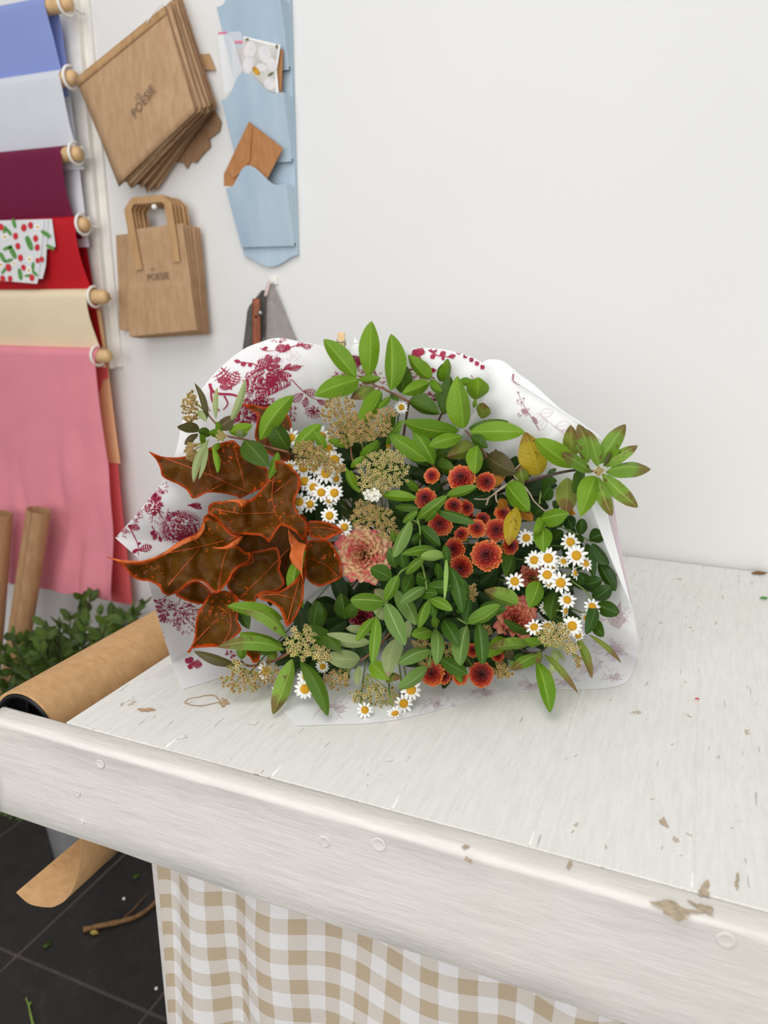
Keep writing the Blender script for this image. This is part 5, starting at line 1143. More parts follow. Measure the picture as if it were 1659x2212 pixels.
sprig('spiraea_sprig', 'green leaf spray among the left daisies and seed heads', 'foliage', 0.028, [[(3, 700, 1450), (3, 620, 1330), (3, 600, 1200)]], [
    (3, 890, 1020, 1010, 880, 110, 'd', -.03), (3, 930, 1180, 1090, 950, 90, 's', -.03), (3, 60, 1240, 320, 985, 130), (3, 365, 1240, 250, 1050, 82), (3, 590, 1210, 390, 1140, 72), (3, 700, 1310, 860, 1135, 100, 's', -.01), (3, 780, 1330, 885, 1150, 82, 'd', -.01), (3, 690, 1640, 550, 1390, 70), (3, 670, 1590, 600, 1420, 45), (3, 600, 1400, 720, 1290, 62), (5, 540, 190, 835, 215, 80, 's', .005), (5, 650, 280, 850, 300, 60, 'd')])
R_ = sprig('spiraea_sprig', 'star-shaped sprig with browned tips sticking out at the far right', 'foliage', 0.035, [[(4, 640, 1160, -.02), (4, 860, 1095), (4, 1040, 1065), (4, 1195, 1080)]], [
    (4, 960, 1125, 950, 1400, 140, 'v', -.03), (4, 1095, 1090, 1000, 1240, 120, 'd', -.01), (4, 1030, 1050, 710, 825, 150, 's'), (4, 1000, 960, 985, 715, 110, 'v', -.01), (4, 1120, 1010, 1045, 710, 115, 'b'), (4, 1195, 1040, 1115, 750, 88, 'b', .004), (4, 1150, 1085, 912, 935, 92, 'b', .008), (4, 1205, 1020, 1410, 710, 115, 'b', .002), (4, 1260, 1040, 1370, 905, 92, 's', .0), (4, 1250, 1040, 1505, 875, 92, 'b', .006), (4, 1255, 1080, 1605, 1060, 118, 'b', .008), (4, 1230, 1095, 1505, 1355, 105, 'b', .008), (4, 1195, 1115, 1305, 1420, 92, 'b', .008), (4, 1175, 1110, 1060, 1425, 145, 's', .008), (4, 1240, 1040, 1300, 920, 32, 'k', .012)], 'stem_dark', 0.0024)
umbel(R_, 4, 1205, 1075, 42, 34, 18, 0.048, sc=0.75)
sprig('yellowing_sprig', 'yellowing spotted leaves with a pale bare twig by the chrysanthemums', 'foliage', 0.012, [[(4, 640, 1160), (4, 560, 1130), (4, 540, 1080), (4, 590, 1020), (4, 710, 890)], [(4, 540, 1140), (4, 400, 1240), (4, 330, 1290), (4, 230, 1290)], [(4, 400, 1245), (4, 410, 1310), (4, 480, 1350)], [(4, 350, 1270), (4, 325, 1340)], [(4, 550, 1160), (4, 650, 1230), (4, 700, 1310), (4, 790, 1390)], [(4, 650, 1230), (4, 630, 1200), (4, 600, 1180)]], [
    (4, 740, 1105, 630, 770, 190, 'y', -.012), (4, 620, 1180, 590, 1040, 95, 'v', -.006), (4, 560, 1350, 500, 1650, 112, 'y', .03), (4, 480, 1385, 430, 1290, 85, 'o', -.004), (4, 590, 1385, 690, 1460, 75, 'o'), (4, 420, 1060, 400, 1200, 95, 'o', -.03), (4, 940, 1365, 1020, 1410, 55, 'o', .0), (4, 485, 1170, 665, 1385, 155, 's', .01)], 'twig_pale', 0.0013)
sprig('spiraea_sprig', 'short bright green sprig above the right daisies', 'foliage', 0.022, [[(4, 600, 1340), (4, 690, 1430), (4, 745, 1445)]], [
    (4, 745, 1450, 970, 1400, 120, 's'), (6, 590, 90, 495, 225, 95, 's', .004), (6, 590, 165, 585, 405, 145, 's')], 'stem_dark')
T_ = sprig('spiraea_sprig', 'narrow-leaved sprig with seed heads reaching over the left oak leaves', 'foliage', 0.045, [[(1, 1380, 1010), (1, 1180, 960), (1, 1050, 915), (1, 900, 880), (1, 830, 790), (1, 740, 690)]], [
    (1, 1390, 995, 1230, 710, 130, 'd', -.015), (1, 1170, 920, 1425, 580, 130, 's', 0, -.06), (1, 1050, 920, 1235, 1122, 150, 'd', .004), (1, 930, 860, 1110, 805, 78), (1, 850, 820, 975, 735, 90, 'k'), (1, 710, 850, 540, 820, 78, 'k'), (1, 940, 800, 1060, 455, 50, 'p', 0, .03), (1, 835, 760, 845, 520, 36, 'p'), (1, 760, 780, 672, 488, 46, 'k', 0, .08), (1, 700, 690, 765, 780, 40, 'p'), (1, 780, 910, 665, 1240, 55, 'p', .012, .06), (1, 770, 970, 705, 1220, 36, 'p', .012), (1, 810, 960, 848, 1170, 46, 's', .012), (1, 700, 870, 595, 955, 45, 'k'), (1, 1310, 1010, 1240, 1215, 62, 's'), (1, 860, 940, 820, 1010, 42, 's'), (1, 900, 880, 780, 860, 60, 's', .004), (1, 1050, 900, 1000, 840, 70, 'p', -.006), (1, 880, 870, 840, 780, 42, 's'), (1, 800, 880, 700, 850, 60, 'd'), (1, 760, 930, 710, 880, 50, 's')])
umbel(T_, 1, 640, 680, 66, 130, 60, 0.035, 'seed_star_brown', (780, 720)); umbel(T_, 1, 645, 1000, 48, 75, 40, 0.04, 'seed_star_brown', (760, 930)); umbel(T_, 1, 870, 890, 45, 40, 16, 0.055, sc=.8)
L_ = sprig('spiraea_sprig', 'broad sprig with browned leaves and seed head at the lower left', 'foliage', 0.022, [[(8, 1330, 480, -.03), (8, 1180, 600), (8, 1060, 660)], [(8, 1060, 660), (8, 900, 740, -.01), (8, 700, 780, -.012), (8, 610, 730)]], [
    (8, 590, 240, 690, 430, 110, 'd', -.014), (8, 960, 610, 780, 660, 90, 'd', -.014), (8, 620, 720, 625, 585, 82, 's', -.01), (8, 950, 650, 850, 740, 62, 'v', -.006), (8, 1330, 480, 1560, 640, 150, 'd', -.01), (8, 1010, 340, 485, 215, 125, 's', 0, .05), (8, 1050, 510, 600, 225, 125, 'b', .004, .05), (8, 1010, 580, 600, 470, 150, 's', -.004), (8, 1025, 625, 395, 600, 122, 'b', .006, .06), (8, 1100, 710, 915, 1232, 150, 'b', .012), (8, 1175, 730, 1432, 1250, 132, 'd', .012, -.04), (8, 565, 770, 175, 640, 82, 'k', -.004, -.06)])
umbel(L_, 8, 1190, 560, 160, 165, 60, 0.036, base=(1080, 690)); umbel(L_, 8, 1375, 680, 80, 75, 24, 0.034, base=(1180, 640)); umbel(L_, 8, 620, 930, 200, 110, 48, 0.012, 'seed_star_brown', (640, 800)); umbel(L_, 8, 850, 850, 140, 110, 34, 0.008, 'seed_star_brown', (800, 760)); umbel(L_, 8, 560, 780, 90, 60, 16, 0.014, 'seed_star', (600, 740))
Q_ = sprig('spiraea_sprig', 'sprig with long narrow drooping leaves and seed head at the lower right', 'foliage', 0.022, [[(6, 240, 1150, -.03), (6, 330, 1290, -.01), (6, 450, 1350), (6, 560, 1340), (6, 640, 1270)]], [
    (6, 440, 1290, 75, 1310, 110, 'b', 0, .10), (6, 250, 1230, 48, 1395, 130, 's', -.01), (6, 570, 1265, 400, 1220, 95, 's'), (6, 580, 1370, 290, 1512, 105, 'b', .006), (6, 520, 1430, 645, 1915, 135, 's', .012, -.06), (6, 590, 1370, 910, 1735, 55, 'v', .008, -.07), (6, 890, 1200, 1040, 1592, 80, 'v', .004, -.08), (6, 1010, 1180, 1315, 1447, 42, 'v', -.004, -.06), (6, 690, 1300, 650, 1560, 68, 'p', 0, -.06), (6, 720, 1320, 790, 1435, 32, 'p'), (6, 560, 1340, 510, 1455, 62, 'v', .01), (6, 345, 895, 28, 762, 160, 'b', .01), (6, 550, 680, 452, 930, 150, 's', .0), (6, 700, 780, 655, 1045, 125, 'd', -.014), (6, 300, 400, 225, 640, 150, 'd', -.02), (6, 480, 1170, 210, 1040, 82, 'd', -.006), (6, 430, 1420, 300, 1400, 80, 'd', -.008), (6, 320, 1500, 260, 1420, 42, 's', -.006), (6, 220, 1400, 280, 1290, 110, 'k', -.012)], 'stem_dark')
umbel(Q_, 6, 690, 1180, 160, 110, 60, 0.034, base=(600, 1320)); umbel(Q_, 6, 850, 1310, 80, 60, 16, 0.03, base=(650, 1290)); umbel(Q_, 6, 915, 1435, 35, 55, 8, 0.024, 'seed_star_brown', (850, 1350)); umbel(Q_, 6, 205, 1520, 100, 80, 30, 0.0, 'seed_star_brown', (130, 1440))
P_ = sprig('spiraea_sprig', 'sprig showing pale leaf undersides below the peach rose', 'foliage', 0.012, [[(7, 790, 260, -.02), (7, 700, 360), (7, 600, 450), (7, 480, 520)]], [
    (7, 250, 250, 280, 60, 110, 'd', -.02), (7, 430, 400, 180, 230, 100, 'd', -.006), (7, 640, 345, 340, 285, 85, 'p'), (7, 640, 295, 470, 245, 55, 'p', -.006), (7, 570, 460, 325, 440, 105, 'p', .004), (7, 830, 310, 760, 585, 112, 'p'), (7, 640, 480, 772, 602, 95, 's', .006), (7, 740, 600, 852, 590, 60, 'v'), (7, 560, 500, 550, 640, 48, 'p'), (5, 580, 1090, 490, 950, 90, 'p', -.01), (5, 600, 1180, 470, 1110, 85, 'p', -.01), (5, 740, 1350, 762, 1205, 82, 'p', -.01), (5, 60, 1260, 10, 1045, 120, 'd', -.02), (5, 250, 1200, 215, 985, 120, 'd', -.03), (5, 260, 1190, 350, 1040, 90, 'd', -.03), (2, 1500, 755, 1520, 315, 100, 's', .0, -.18)])
umbel(P_, 7, 410, 600, 95, 70, 34, 0.008, 'seed_star_brown', (500, 530)); umbel(P_, 7, 670, 710, 170, 80, 60, 0.004, 'seed_star', (620, 560))
for (lab, z, args, star, st_) in [
        ('dense tan seed head below the topmost sprig', 3, [(490, 870, 165, 160, 95, 0.026), (770, 1010, 230, 130, 110, 0.034), (560, 1090, 210, 110, 70, 0.026), (940, 880, 100, 60, 16, 0.03)], 'seed_star_brown', (700, 1150)),
        ('green-stemmed seed head left of the small upper chrysanthemum', 3, [(900, 1440, 250, 190, 110, 0.03), (830, 1560, 160, 100, 50, 0.028), (960, 1290, 150, 70, 26, 0.032)], 'seed_star', (850, 1450)),
        ('seed head lying over the left daisies', 3, [(240, 1300, 180, 120, 70, 0.04), (440, 1400, 110, 70, 30, 0.04), (160, 1210, 110, 70, 24, 0.036)], 'seed_star_brown', (400, 1320)),
        ('browner seed head right above the peach rose', 5, [(470, 370, 190, 100, 80, 0.03), (600, 490, 100, 80, 24, 0.024), (400, 280, 90, 50, 16, 0.03)], 'seed_star_brown', (520, 330))]:
    cx, cy = ZS[z][0](*st_); th = thing('seed_head_stem', P(cx, cy, -0.01), lab, 'seed head', 'dry seed heads')
    obj('stem', G().tube(to_throat(P(cx, cy, 0.0)), 0.0015, 6), 'seed_stem', th)
    for a in args: umbel(th, z, *a, star=star, base=st_)
th = thing('seed_head_stem', P(1015, 1290, 0), 'small rusty seed head beside the drooping smooth sprig', 'seed head', 'dry seed heads'); obj('stem', G().tube(to_throat(P(1015, 1300, 0.0)), 0.0012, 6), 'seed_stem', th)
umbel(th, 5, 1280, 975, 40, 70, 12, 0.02, 'seed_star_brown'); umbel(th, 7, 1000, 350, 80, 40, 16, 0.0, 'seed_star_brown'); umbel(th, 7, 1180, 390, 60, 60, 14, 0.0, 'seed_star_brown'); umbel(th, 7, 1030, 480, 50, 50, 10, 0.0, 'seed_star_brown'); umbel(th, 7, 1430, 270, 50, 45, 12, 0.0, 'seed_star_brown')

# -- smooth-leaved drooping sprigs in the middle
sprig('smooth_leaf_sprig', 'tall smooth-leaved sprig crossing in front of the chrysanthemums', 'foliage', 0.055, [[(5, 870, 760, -.03), (5, 858, 590), (5, 850, 430), (5, 790, 390)], [(5, 850, 430), (5, 840, 380), (5, 900, 330), (5, 1000, 250), (5, 1070, 195)]], [
    (5, 790, 590, 850, 500, 62, 'g', -.01), (5, 640, 570, 630, 475, 52, 'm', -.01), (5, 660, 780, 610, 615, 82, 'g', -.012), (5, 900, 400, 990, 310, 62, 'm'), (5, 1070, 195, 1320, 115, 78, 'm', .01), (5, 830, 380, 1080, 190, 88, 'm', .004), (5, 990, 310, 1305, 412, 88, 'g', .008), (5, 780, 390, 640, 695, 105, 'u', .006), (5, 715, 410, 840, 315, 56, 'm'), (5, 860, 440, 1022, 602, 92, 'g'), (5, 860, 500, 780, 560, 50, 'g', -.006)], 'stem_green', 0.0014)
sprig('smooth_leaf_sprig', 'smooth-leaved sprig with a pale turned leaf at the bouquet centre', 'foliage', 0.066, [[(5, 870, 740, -.03), (5, 885, 800), (5, 905, 900), (5, 930, 1040), (5, 985, 1180, -.01), (5, 990, 1270, -.012)], [(5, 1070, 690), (5, 1090, 800, -.01), (5, 1180, 960, -.014), (5, 1250, 1040, -.016)]], [
    (5, 960, 930, 830, 840, 112, 'g', -.02), (5, 800, 830, 730, 985, 100, 'g', -.02), (5, 1010, 880, 1000, 740, 72, 'g', -.016), (5, 670, 960, 825, 1245, 130, 'u', -.025), (5, 850, 1000, 1000, 990, 92, 'g', -.018), (5, 1085, 760, 1060, 590, 68, 'g', -.006), (5, 1090, 760, 1200, 1142, 112, 'g', -.006), (5, 1250, 1030, 1180, 860, 72, 'g', -.008), (5, 1070, 700, 1055, 1052, 34, 'l', .004), (5, 1000, 640, 705, 668, 78, 'm', .004), (5, 1065, 690, 863, 682, 90, 'l', .008), (5, 905, 935, 693, 1067, 84, 'u', .004), (5, 920, 925, 1110, 930, 98, 'g', 0), (5, 930, 1045, 975, 1192, 62, 'g', -.006), (5, 925, 1040, 845, 1268, 88, 'm', .004), (5, 935, 1030, 1122, 1127, 82, 'm', .004), (5, 1230, 1220, 1260, 1030, 72, 'g', -.008), (5, 1150, 1140, 1228, 1075, 62, 'g', -.006), (5, 990, 1265, 958, 1188, 62, 'm', -.004), (7, 1140, 190, 1245, 362, 92, 'g', -.012)], 'stem_green', 0.0014)
sprig('smooth_leaf_sprig', 'smooth-leaved sprig drooping left of centre beside the peach rose', 'foliage', 0.07, [[(5, 870, 700, -.03), (5, 730, 790), (5, 680, 840), (5, 570, 1050), (5, 490, 1190)]], [
    (5, 735, 790, 698, 598, 78, 'g', -.006), (5, 740, 830, 892, 690, 72, 'm', -.004), (5, 628, 868, 455, 780, 120, 'g', .002), (5, 575, 1055, 682, 838, 92, 'm', .006), (5, 570, 1055, 288, 1040, 138, 'm', .004), (5, 580, 1065, 737, 1412, 128, 'u', .006), (5, 495, 1180, 340, 1378, 72, 'm', .004), (7, 680, 170, 650, 497, 76, 'm', .008)], 'stem_green', 0.0014)
sprig('smooth_leaf_sprig', 'lowest smooth-leaved sprig hanging over the lower chrysanthemums', 'foliage', 0.05, [[(5, 1180, 960, -.03), (5, 1240, 1240, -.006)], [(7, 1090, 250, 0), (7, 1060, 400, -.006), (7, 1035, 515, -.008)], [(5, 1240, 1235), (5, 1160, 1190)]], [
    (5, 1340, 1100, 1557, 1112, 105, 'g', -.008), (5, 1050, 1220, 1175, 1385, 92, 'g', -.014), (7, 965, 285, 920, 285, 60, 'g', -.006), (5, 960, 1300, 788, 1332, 102, 'm'), (7, 1090, 250, 1092, 502, 84, 'u', .004), (7, 1305, 225, 1258, 502, 108, 'u', .006), (5, 1245, 1235, 1512, 1080, 122, 'm', .006), (7, 1385, 205, 1412, 498, 92, 'g', .002), (7, 1055, 395, 833, 492, 92, 'u', 0), (7, 1035, 515, 828, 662, 92, 'u', 0), (7, 1120, 455, 1307, 560, 92, 'g', -.004), (7, 1240, 520, 1267, 620, 48, 'm', -.006)], 'stem_green', 0.0014)
sprig('myrtle_sprig', 'dark glossy oval-leaved sprig along the right side of the paper', 'foliage', -0.01, [[(6, 600, 100, -.02), (6, 650, 125), (6, 880, 225), (6, 1040, 310)], [(6, 820, 640, -.02), (6, 870, 690), (6, 980, 770), (6, 1060, 880)], [(4, 740, 1330), (4, 750, 1250), (4, 770, 1190)]], [
    (6, 700, 100, 775, 135, 62, 'r'), (6, 670, 280, 765, 200, 92, 'r', -.01), (6, 880, 260, 965, 300, 82, 'r', -.01), (6, 900, 600, 1005, 690, 112, 'r', -.01), (6, 970, 700, 1135, 660, 115, 'r', -.004), (6, 800, 60, 865, 185, 92, 'r'), (6, 930, 245, 952, 88, 92, 'r'), (6, 1015, 290, 1150, 235, 125, 'r', .006), (6, 1045, 320, 1203, 522, 122, 'r', .008), (6, 990, 320, 1062, 640, 92, 'r', .0), (6, 1100, 500, 1262, 772, 124, 'r', .004), (6, 1050, 845, 1225, 725, 132, 'r', .004), (6, 1060, 885, 985, 1182, 105, 'r', .02), (6, 1085, 890, 1298, 985, 128, 'r', .012), (6, 1040, 1050, 1152, 1202, 104, 'r', .008), (4, 770, 1300, 825, 1190, 105, 'r'), (4, 760, 1190, 872, 1140, 90, 'r'), (4, 690, 1440, 765, 1360, 95, 'r'), (4, 950, 1420, 1003, 1522, 85, 'r'), (4, 820, 1060, 850, 1090, 70, 'r'), (4, 840, 1310, 900, 1350, 70, 'r'), (4, 900, 1430, 880, 1520, 70, 'r')], 'stem_green', 0.0014)

# -- daisies
def petal_mesh(name, long_=1.0, wide=0.24, droop=0.0):
    g = G(); nu, nv = 6, 4
    def fn(u, v):
        r = 0.36 + (long_ - 0.36) * u; h = wide * (0.55 + 0.45 * math.sin(PI * (0.15 + 0.75 * u))) * (1.0 if u < 0.8 else 1 - ((u - 0.8) / 0.2) ** 2 * 0.45)
        x = -1 + 2 * v; notch = -0.04 * (1 - abs(abs(x) - 0.5) * 2) * (1 if u > 0.99 else 0) * -1
        return Vector((r + notch - 0.02 * abs(x) * u, x * h, 0.05 + 0.06 * math.sin(PI * u) - droop * u * u - 0.05 * x * x))
    return mesh_of(name, g.grid(fn, nu, nv), 'daisy_petal')
PET = [petal_mesh('petal', 1.0, 0.165, 0.04), petal_mesh('petal', 0.96, 0.175, 0.2), petal_mesh('petal', 1.03, 0.15, -0.05)]
def dome_mesh():
    g = G(); n = 20; m = 7
    V = [Vector((0.46 * math.sin(PI / 2 * i / m) * math.cos(2 * PI * k / n), 0.46 * math.sin(PI / 2 * i / m) * math.sin(2 * PI * k / n), 0.02 + 0.26 * math.cos(PI / 2 * i / m) * (1 - 0.15 * math.exp(-i)))) for i in range(m + 1) for k in range(n)]
    g.add(V, [(i * n + k, (i + 1) * n + k, (i + 1) * n + (k + 1) % n, i * n + (k + 1) % n) for i in range(m) for k in range(n)]); return mesh_of('disc', g, 'daisy_disc')
DOME = dome_mesh()
gc = G(); gc.tube([Vector((0, 0, -0.28)), Vector((0, 0, -0.12)), Vector((0, 0, 0.03))], [0.07, 0.3, 0.4], 10); CALYX = mesh_of('calyx', gc, 'stem_green')
def frame(nrm):
    z = nrm.normalized(); x = z.cross(zu); x = x.normalized() if x.length > 1e-4 else Vector((1, 0, 0)); y = z.cross(x); return Matrix((x, y, z)).transposed()
def daisy(px, py, r, lab, tx=0.0, ty=0.15, off=0.02, n=13, pet=0, bud=False):
    c = P(px, py, off, 0.010); v = (C - c).normalized(); nr = (v + rt * tx + up * ty).normalized(); R = r * (c - C).length / F
    if c.z < TZ + R * 0.5: c = c + zu * R * 0.3
    th = thing('daisy', c, lab, 'flower', 'white daisies with yellow centres')
    M3 = frame(nr); th.rotation_euler = M3.to_euler(); th.scale = (R, R, R)
    def kid(name, me, rot=(0, 0, 0), sc=1.0):
        o = bpy.data.objects.new(name, me); COL.objects.link(o); o.parent = th; o.rotation_euler = rot; o.scale = (sc, sc, sc); return o
    kid('disc', DOME, (0, 0, rl.random() * 6)); kid('calyx', CALYX)
    if not bud:
        ph_ = rl.random() * 6
        for k in range(n): kid('petal', PET[rl.choice((pet, pet, 0, 1, 2))], (rl.uniform(-.12, .12), rl.uniform(-.08, .10), ph_ + 2 * PI * k / n + rl.uniform(-.06, .06)), rl.uniform(0.92, 1.05))
    # stem (in the flower's own space)
    e = c - nr * 0.03; e.z = max(e.z, TZ + 0.008); path = to_throat(e)[:-1] + [e, c - nr * (R * 0.2)]; inv = (Matrix.Translation(c) @ M3.to_4x4() @ Matrix.Scale(R, 4)).inverted()
    g = G().tube([inv @ p for p in path], 0.0011 / R, 5); o = bpy.data.objects.new('stem', mesh_of('stem', g, 'stem_green')); COL.objects.link(o); o.parent = th
DA = [  # x, y, radius px, label, tilt x, tilt y, offset
    (629, 946, 21, 'daisy highest on the left, half behind a green leaf', -.3, .3, .012), (675, 951, 19, 'daisy under the seed head at the top of the left cluster', -.3, .5, .012), (694, 943, 23, 'daisy at the upper right of the left cluster under a leaf', .3, .4, .014),
    (710, 969, 20, 'daisy in the left cluster just right of the pointed leaf', .4, .3, .012), (723, 993, 23, 'daisy farthest right in the upper left cluster', .3, .4, .018), (626, 1009, 17, 'daisy at the left end of the left cluster touching the oak leaf', -.3, .2, .012),
    (655, 1011, 21, 'daisy with seed stars over it in the left cluster', 0, .3, .016), (681, 1011, 20, 'daisy behind the seed head in the left cluster', 0, .4, .012), (704, 1022, 24, 'largest open daisy at the heart of the left cluster', .1, .1, .026), (726, 1034, 17, 'small daisy tucked right of the largest left daisy', .6, -.1, .012),
    (658, 1040, 22, 'daisy next to the edge of the upright oak leaf', -.3, .2, .022), (677, 1053, 20, 'daisy in the middle row of the left cluster', 0, .1, .024), (694, 1064, 20, 'daisy below the largest left daisy', 0, .1, .026), (722, 1065, 21, 'daisy at the right end of the lower row of the left cluster', .1, .05, .028), (712, 1079, 18, 'daisy half hidden below the lower row of the left cluster', .1, -.1, .02),
    (646, 1084, 21, 'daisy low on the left, leaning on the oak leaf', -.2, .1, .026), (669, 1089, 19, 'daisy low in the left cluster with drooping petals', .1, -.2, .022), (640, 1102, 16, 'daisy sticking out lowest beside the oak leaf', -.3, -.3, .018), (712, 1114, 20, 'lone daisy above the peach rose', 0, .1, .03), (744, 1139, 19, 'daisy touching the top left of the peach rose', .3, .2, .024),
    (867, 880, 15, 'single daisy among the leaves at the top', .1, .1, -.006),
    (1137, 1162, 19, 'daisy right of the yellow drooping leaf', -.1, .1, .012), (1232, 1171, 21, 'topmost daisy of the right cluster', .3, .2, .014), (1154, 1210, 20, 'daisy at the left end of the right cluster', -.1, .1, .024), (1184, 1206, 23, 'big daisy at the upper left of the right cluster', 0, .1, .03), (1217, 1213, 15, 'tilted daisy between two big ones in the right cluster', .5, .5, .024),
    (1245, 1200, 23, 'big daisy at the upper right of the right cluster', .2, .1, .028), (1265, 1217, 17, 'daisy at the right end of the right cluster', .6, .3, .022), (1182, 1242, 22, 'daisy with many petals in the middle of the right cluster', -.1, .35, .03), (1211, 1259, 23, 'big daisy lowest in the dense part of the right cluster', .1, .15, .034), (1191, 1225, 17, 'daisy mostly hidden under the big ones on the right', 0, -.4, .02), (1187, 1260, 15, 'daisy behind the lowest big right daisy', -.3, -.3, .022),
    (1242, 1238, 15, 'daisy seen edge-on at the right', 1.3, .1, .018), (1225, 1296, 19, 'daisy below the right cluster with petals raised', .3, .3, .028), (1221, 1320, 15, 'edge-on daisy under the right cluster', 1.2, -.1, .022), (1112, 1256, 21, 'lone daisy left of the right cluster', -.1, .25, .024), (1180, 1313, 15, 'pale daisy half hidden behind a leaf on the right', 0, .3, -.004),
    (1279, 1311, 19, 'daisy behind the glossy dark leaves at the right', .4, .3, .01), (1264, 1336, 13, 'small edge-on daisy near the dark leaves', 1.0, .2, .01), (1154, 1355, 19, 'daisy left of the lower right seed head', -.2, .5, .026), (1183, 1353, 18, 'daisy behind the top of the lower right seed head', .3, .7, .02), (1236, 1352, 22, 'big daisy above the lower right seed head', .1, .1, .032), (1249, 1373, 15, 'daisy under the big lower right daisy', .3, -.5, .026),
    (573, 1450, 21, 'edge-on daisy at the lower left seed head', 1.25, .2, .012), (662, 1464, 21, 'daisy on the lower left beside the long dark leaf', .1, .25, .014), (659, 1488, 23, 'daisy overlapping another at the lower left', .1, -.15, .02), (603, 1494, 18, 'daisy behind the browned leaf at the bottom left', -.4, .2, .006), (614, 1460, 17, 'pale daisy behind the lower left leaves', -.3, .3, .004),
    (788, 1534, 18, 'lowest daisy lying on the paper edge', .2, .2, .01), (888, 1490, 23, 'upper of the two big daisies at the bottom centre', .15, .1, .022), (872, 1520, 21, 'lower of the two big daisies at the bottom centre', .05, .2, .018), (853, 1540, 18, 'flat drooping daisy at the very bottom of the bouquet', .3, -1.0, .01), (697, 1440, 15, 'daisy peeping out behind the lower left seed head', .2, .3, -.004)]
for d in DA: daisy(*d[:4], tx=d[4], ty=d[5], off=d[6], n=rl.choice((10, 11, 12, 13)), pet=1 if d[5] < -.2 else 0)
daisy(839, 964, 12, 'petalless yellow daisy bud in the dark gap right of the seed head', 0, .2, -.02, bud=True)

# -- chrysanthemums
def mum_mesh(seed):
    g = G(); r_ = random.Random(seed); rings = [(0.16, 7), (0.27, 11), (0.40, 15), (0.54, 19), (0.69, 22), (0.84, 24), (1.0, 24)]
    for k, (ro, n) in enumerate(rings):
        for q in range(n):
            a = 2 * PI * (q + 0.5 * (k % 2)) / n + r_.uniform(-.05, .05); L = 0.20 + 0.20 * ro; r1 = ro * r_.uniform(0.93, 1.06); r0 = max(0.02, r1 - L); wd = 0.075 + 0.05 * ro
            zt = 0.42 * (1 - ro ** 2) + r_.uniform(-.05, .05) + (0.05 if k < 3 else 0); z0 = zt - 0.16; ca, sa = math.cos(a), math.sin(a); V = []; A = []
            for (rr, w, dz) in ((r0, 0.5, 0), (r0 + (r1 - r0) * .55, 0.95, 0.12), (r0 + (r1 - r0) * .85, 1.0, 0.165), (r1, 0.5, 0.15)):
                for x, cu in ((-1, 0.075), (0, 0), (1, 0.075)):
                    V.append(Vector((rr * ca - x * w * wd * sa, rr * sa + x * w * wd * ca, z0 + dz + cu * w))); A.append(min(1.0, ro * 0.82 + 0.18 * (rr - r0) / L))
            g.add(V, [(i * 3 + j, (i + 1) * 3 + j, (i + 1) * 3 + j + 1, i * 3 + j + 1) for i in range(3) for j in range(2)], 0, None, A)
    return mesh_of('petals', g, 'mum', attr='rad')
MUM = [mum_mesh(1), mum_mesh(2), mum_mesh(3)]
gm = G(); V = [Vector((0.2 * math.sin(PI / 2 * i / 5) * math.cos(2 * PI * k / 16), 0.2 * math.sin(PI / 2 * i / 5) * math.sin(2 * PI * k / 16), 0.22 + 0.14 * math.cos(PI / 2 * i / 5))) for i in range(6) for k in range(16)]
gm.add(V, [(i * 16 + k, (i + 1) * 16 + k, (i + 1) * 16 + (k + 1) % 16, i * 16 + (k + 1) % 16) for i in range(5) for k in range(16)], 0, None, [0.0] * 96); MUMC = mesh_of('centre', gm, 'mum', attr='rad')
gm = G(); gm.tube([Vector((0, 0, -0.35)), Vector((0, 0, -0.2)), Vector((0, 0, 0.05))], [0.1, 0.4, 0.55], 12); MUMK = mesh_of('calyx', gm, 'stem_green')
def mum(px, py, r, lab, tx=0.0, ty=0.1, off=0.0):
    c = P(px, py, off, 0.012); nr = ((C - c).normalized() + rt * tx + up * ty).normalized(); R = r * (c - C).length / F; th = thing('chrysanthemum', c, lab, 'flower', 'rust orange button chrysanthemums')
    M3 = frame(nr); th.rotation_euler = M3.to_euler(); th.scale = (R, R, R)
    for nm, me in (('petals', rl.choice(MUM)), ('centre', MUMC), ('calyx', MUMK)):
        o = bpy.data.objects.new(nm, me); COL.objects.link(o); o.parent = th; o.rotation_euler = (0, 0, rl.random() * 6 if nm != 'calyx' else 0)
        if nm == 'petals': o['kind'] = 'stuff'
    e = c - nr * 0.03; e.z = max(e.z, TZ + 0.01); path = to_throat(e)[:-1] + [e, c - nr * (R * 0.3)]; inv = (Matrix.Translation(c) @ M3.to_4x4() @ Matrix.Scale(R, 4)).inverted()
    o = bpy.data.objects.new('stem', mesh_of('stem', G().tube([inv @ p for p in path], 0.0018 / R, 6), 'stem_green')); COL.objects.link(o); o.parent = th
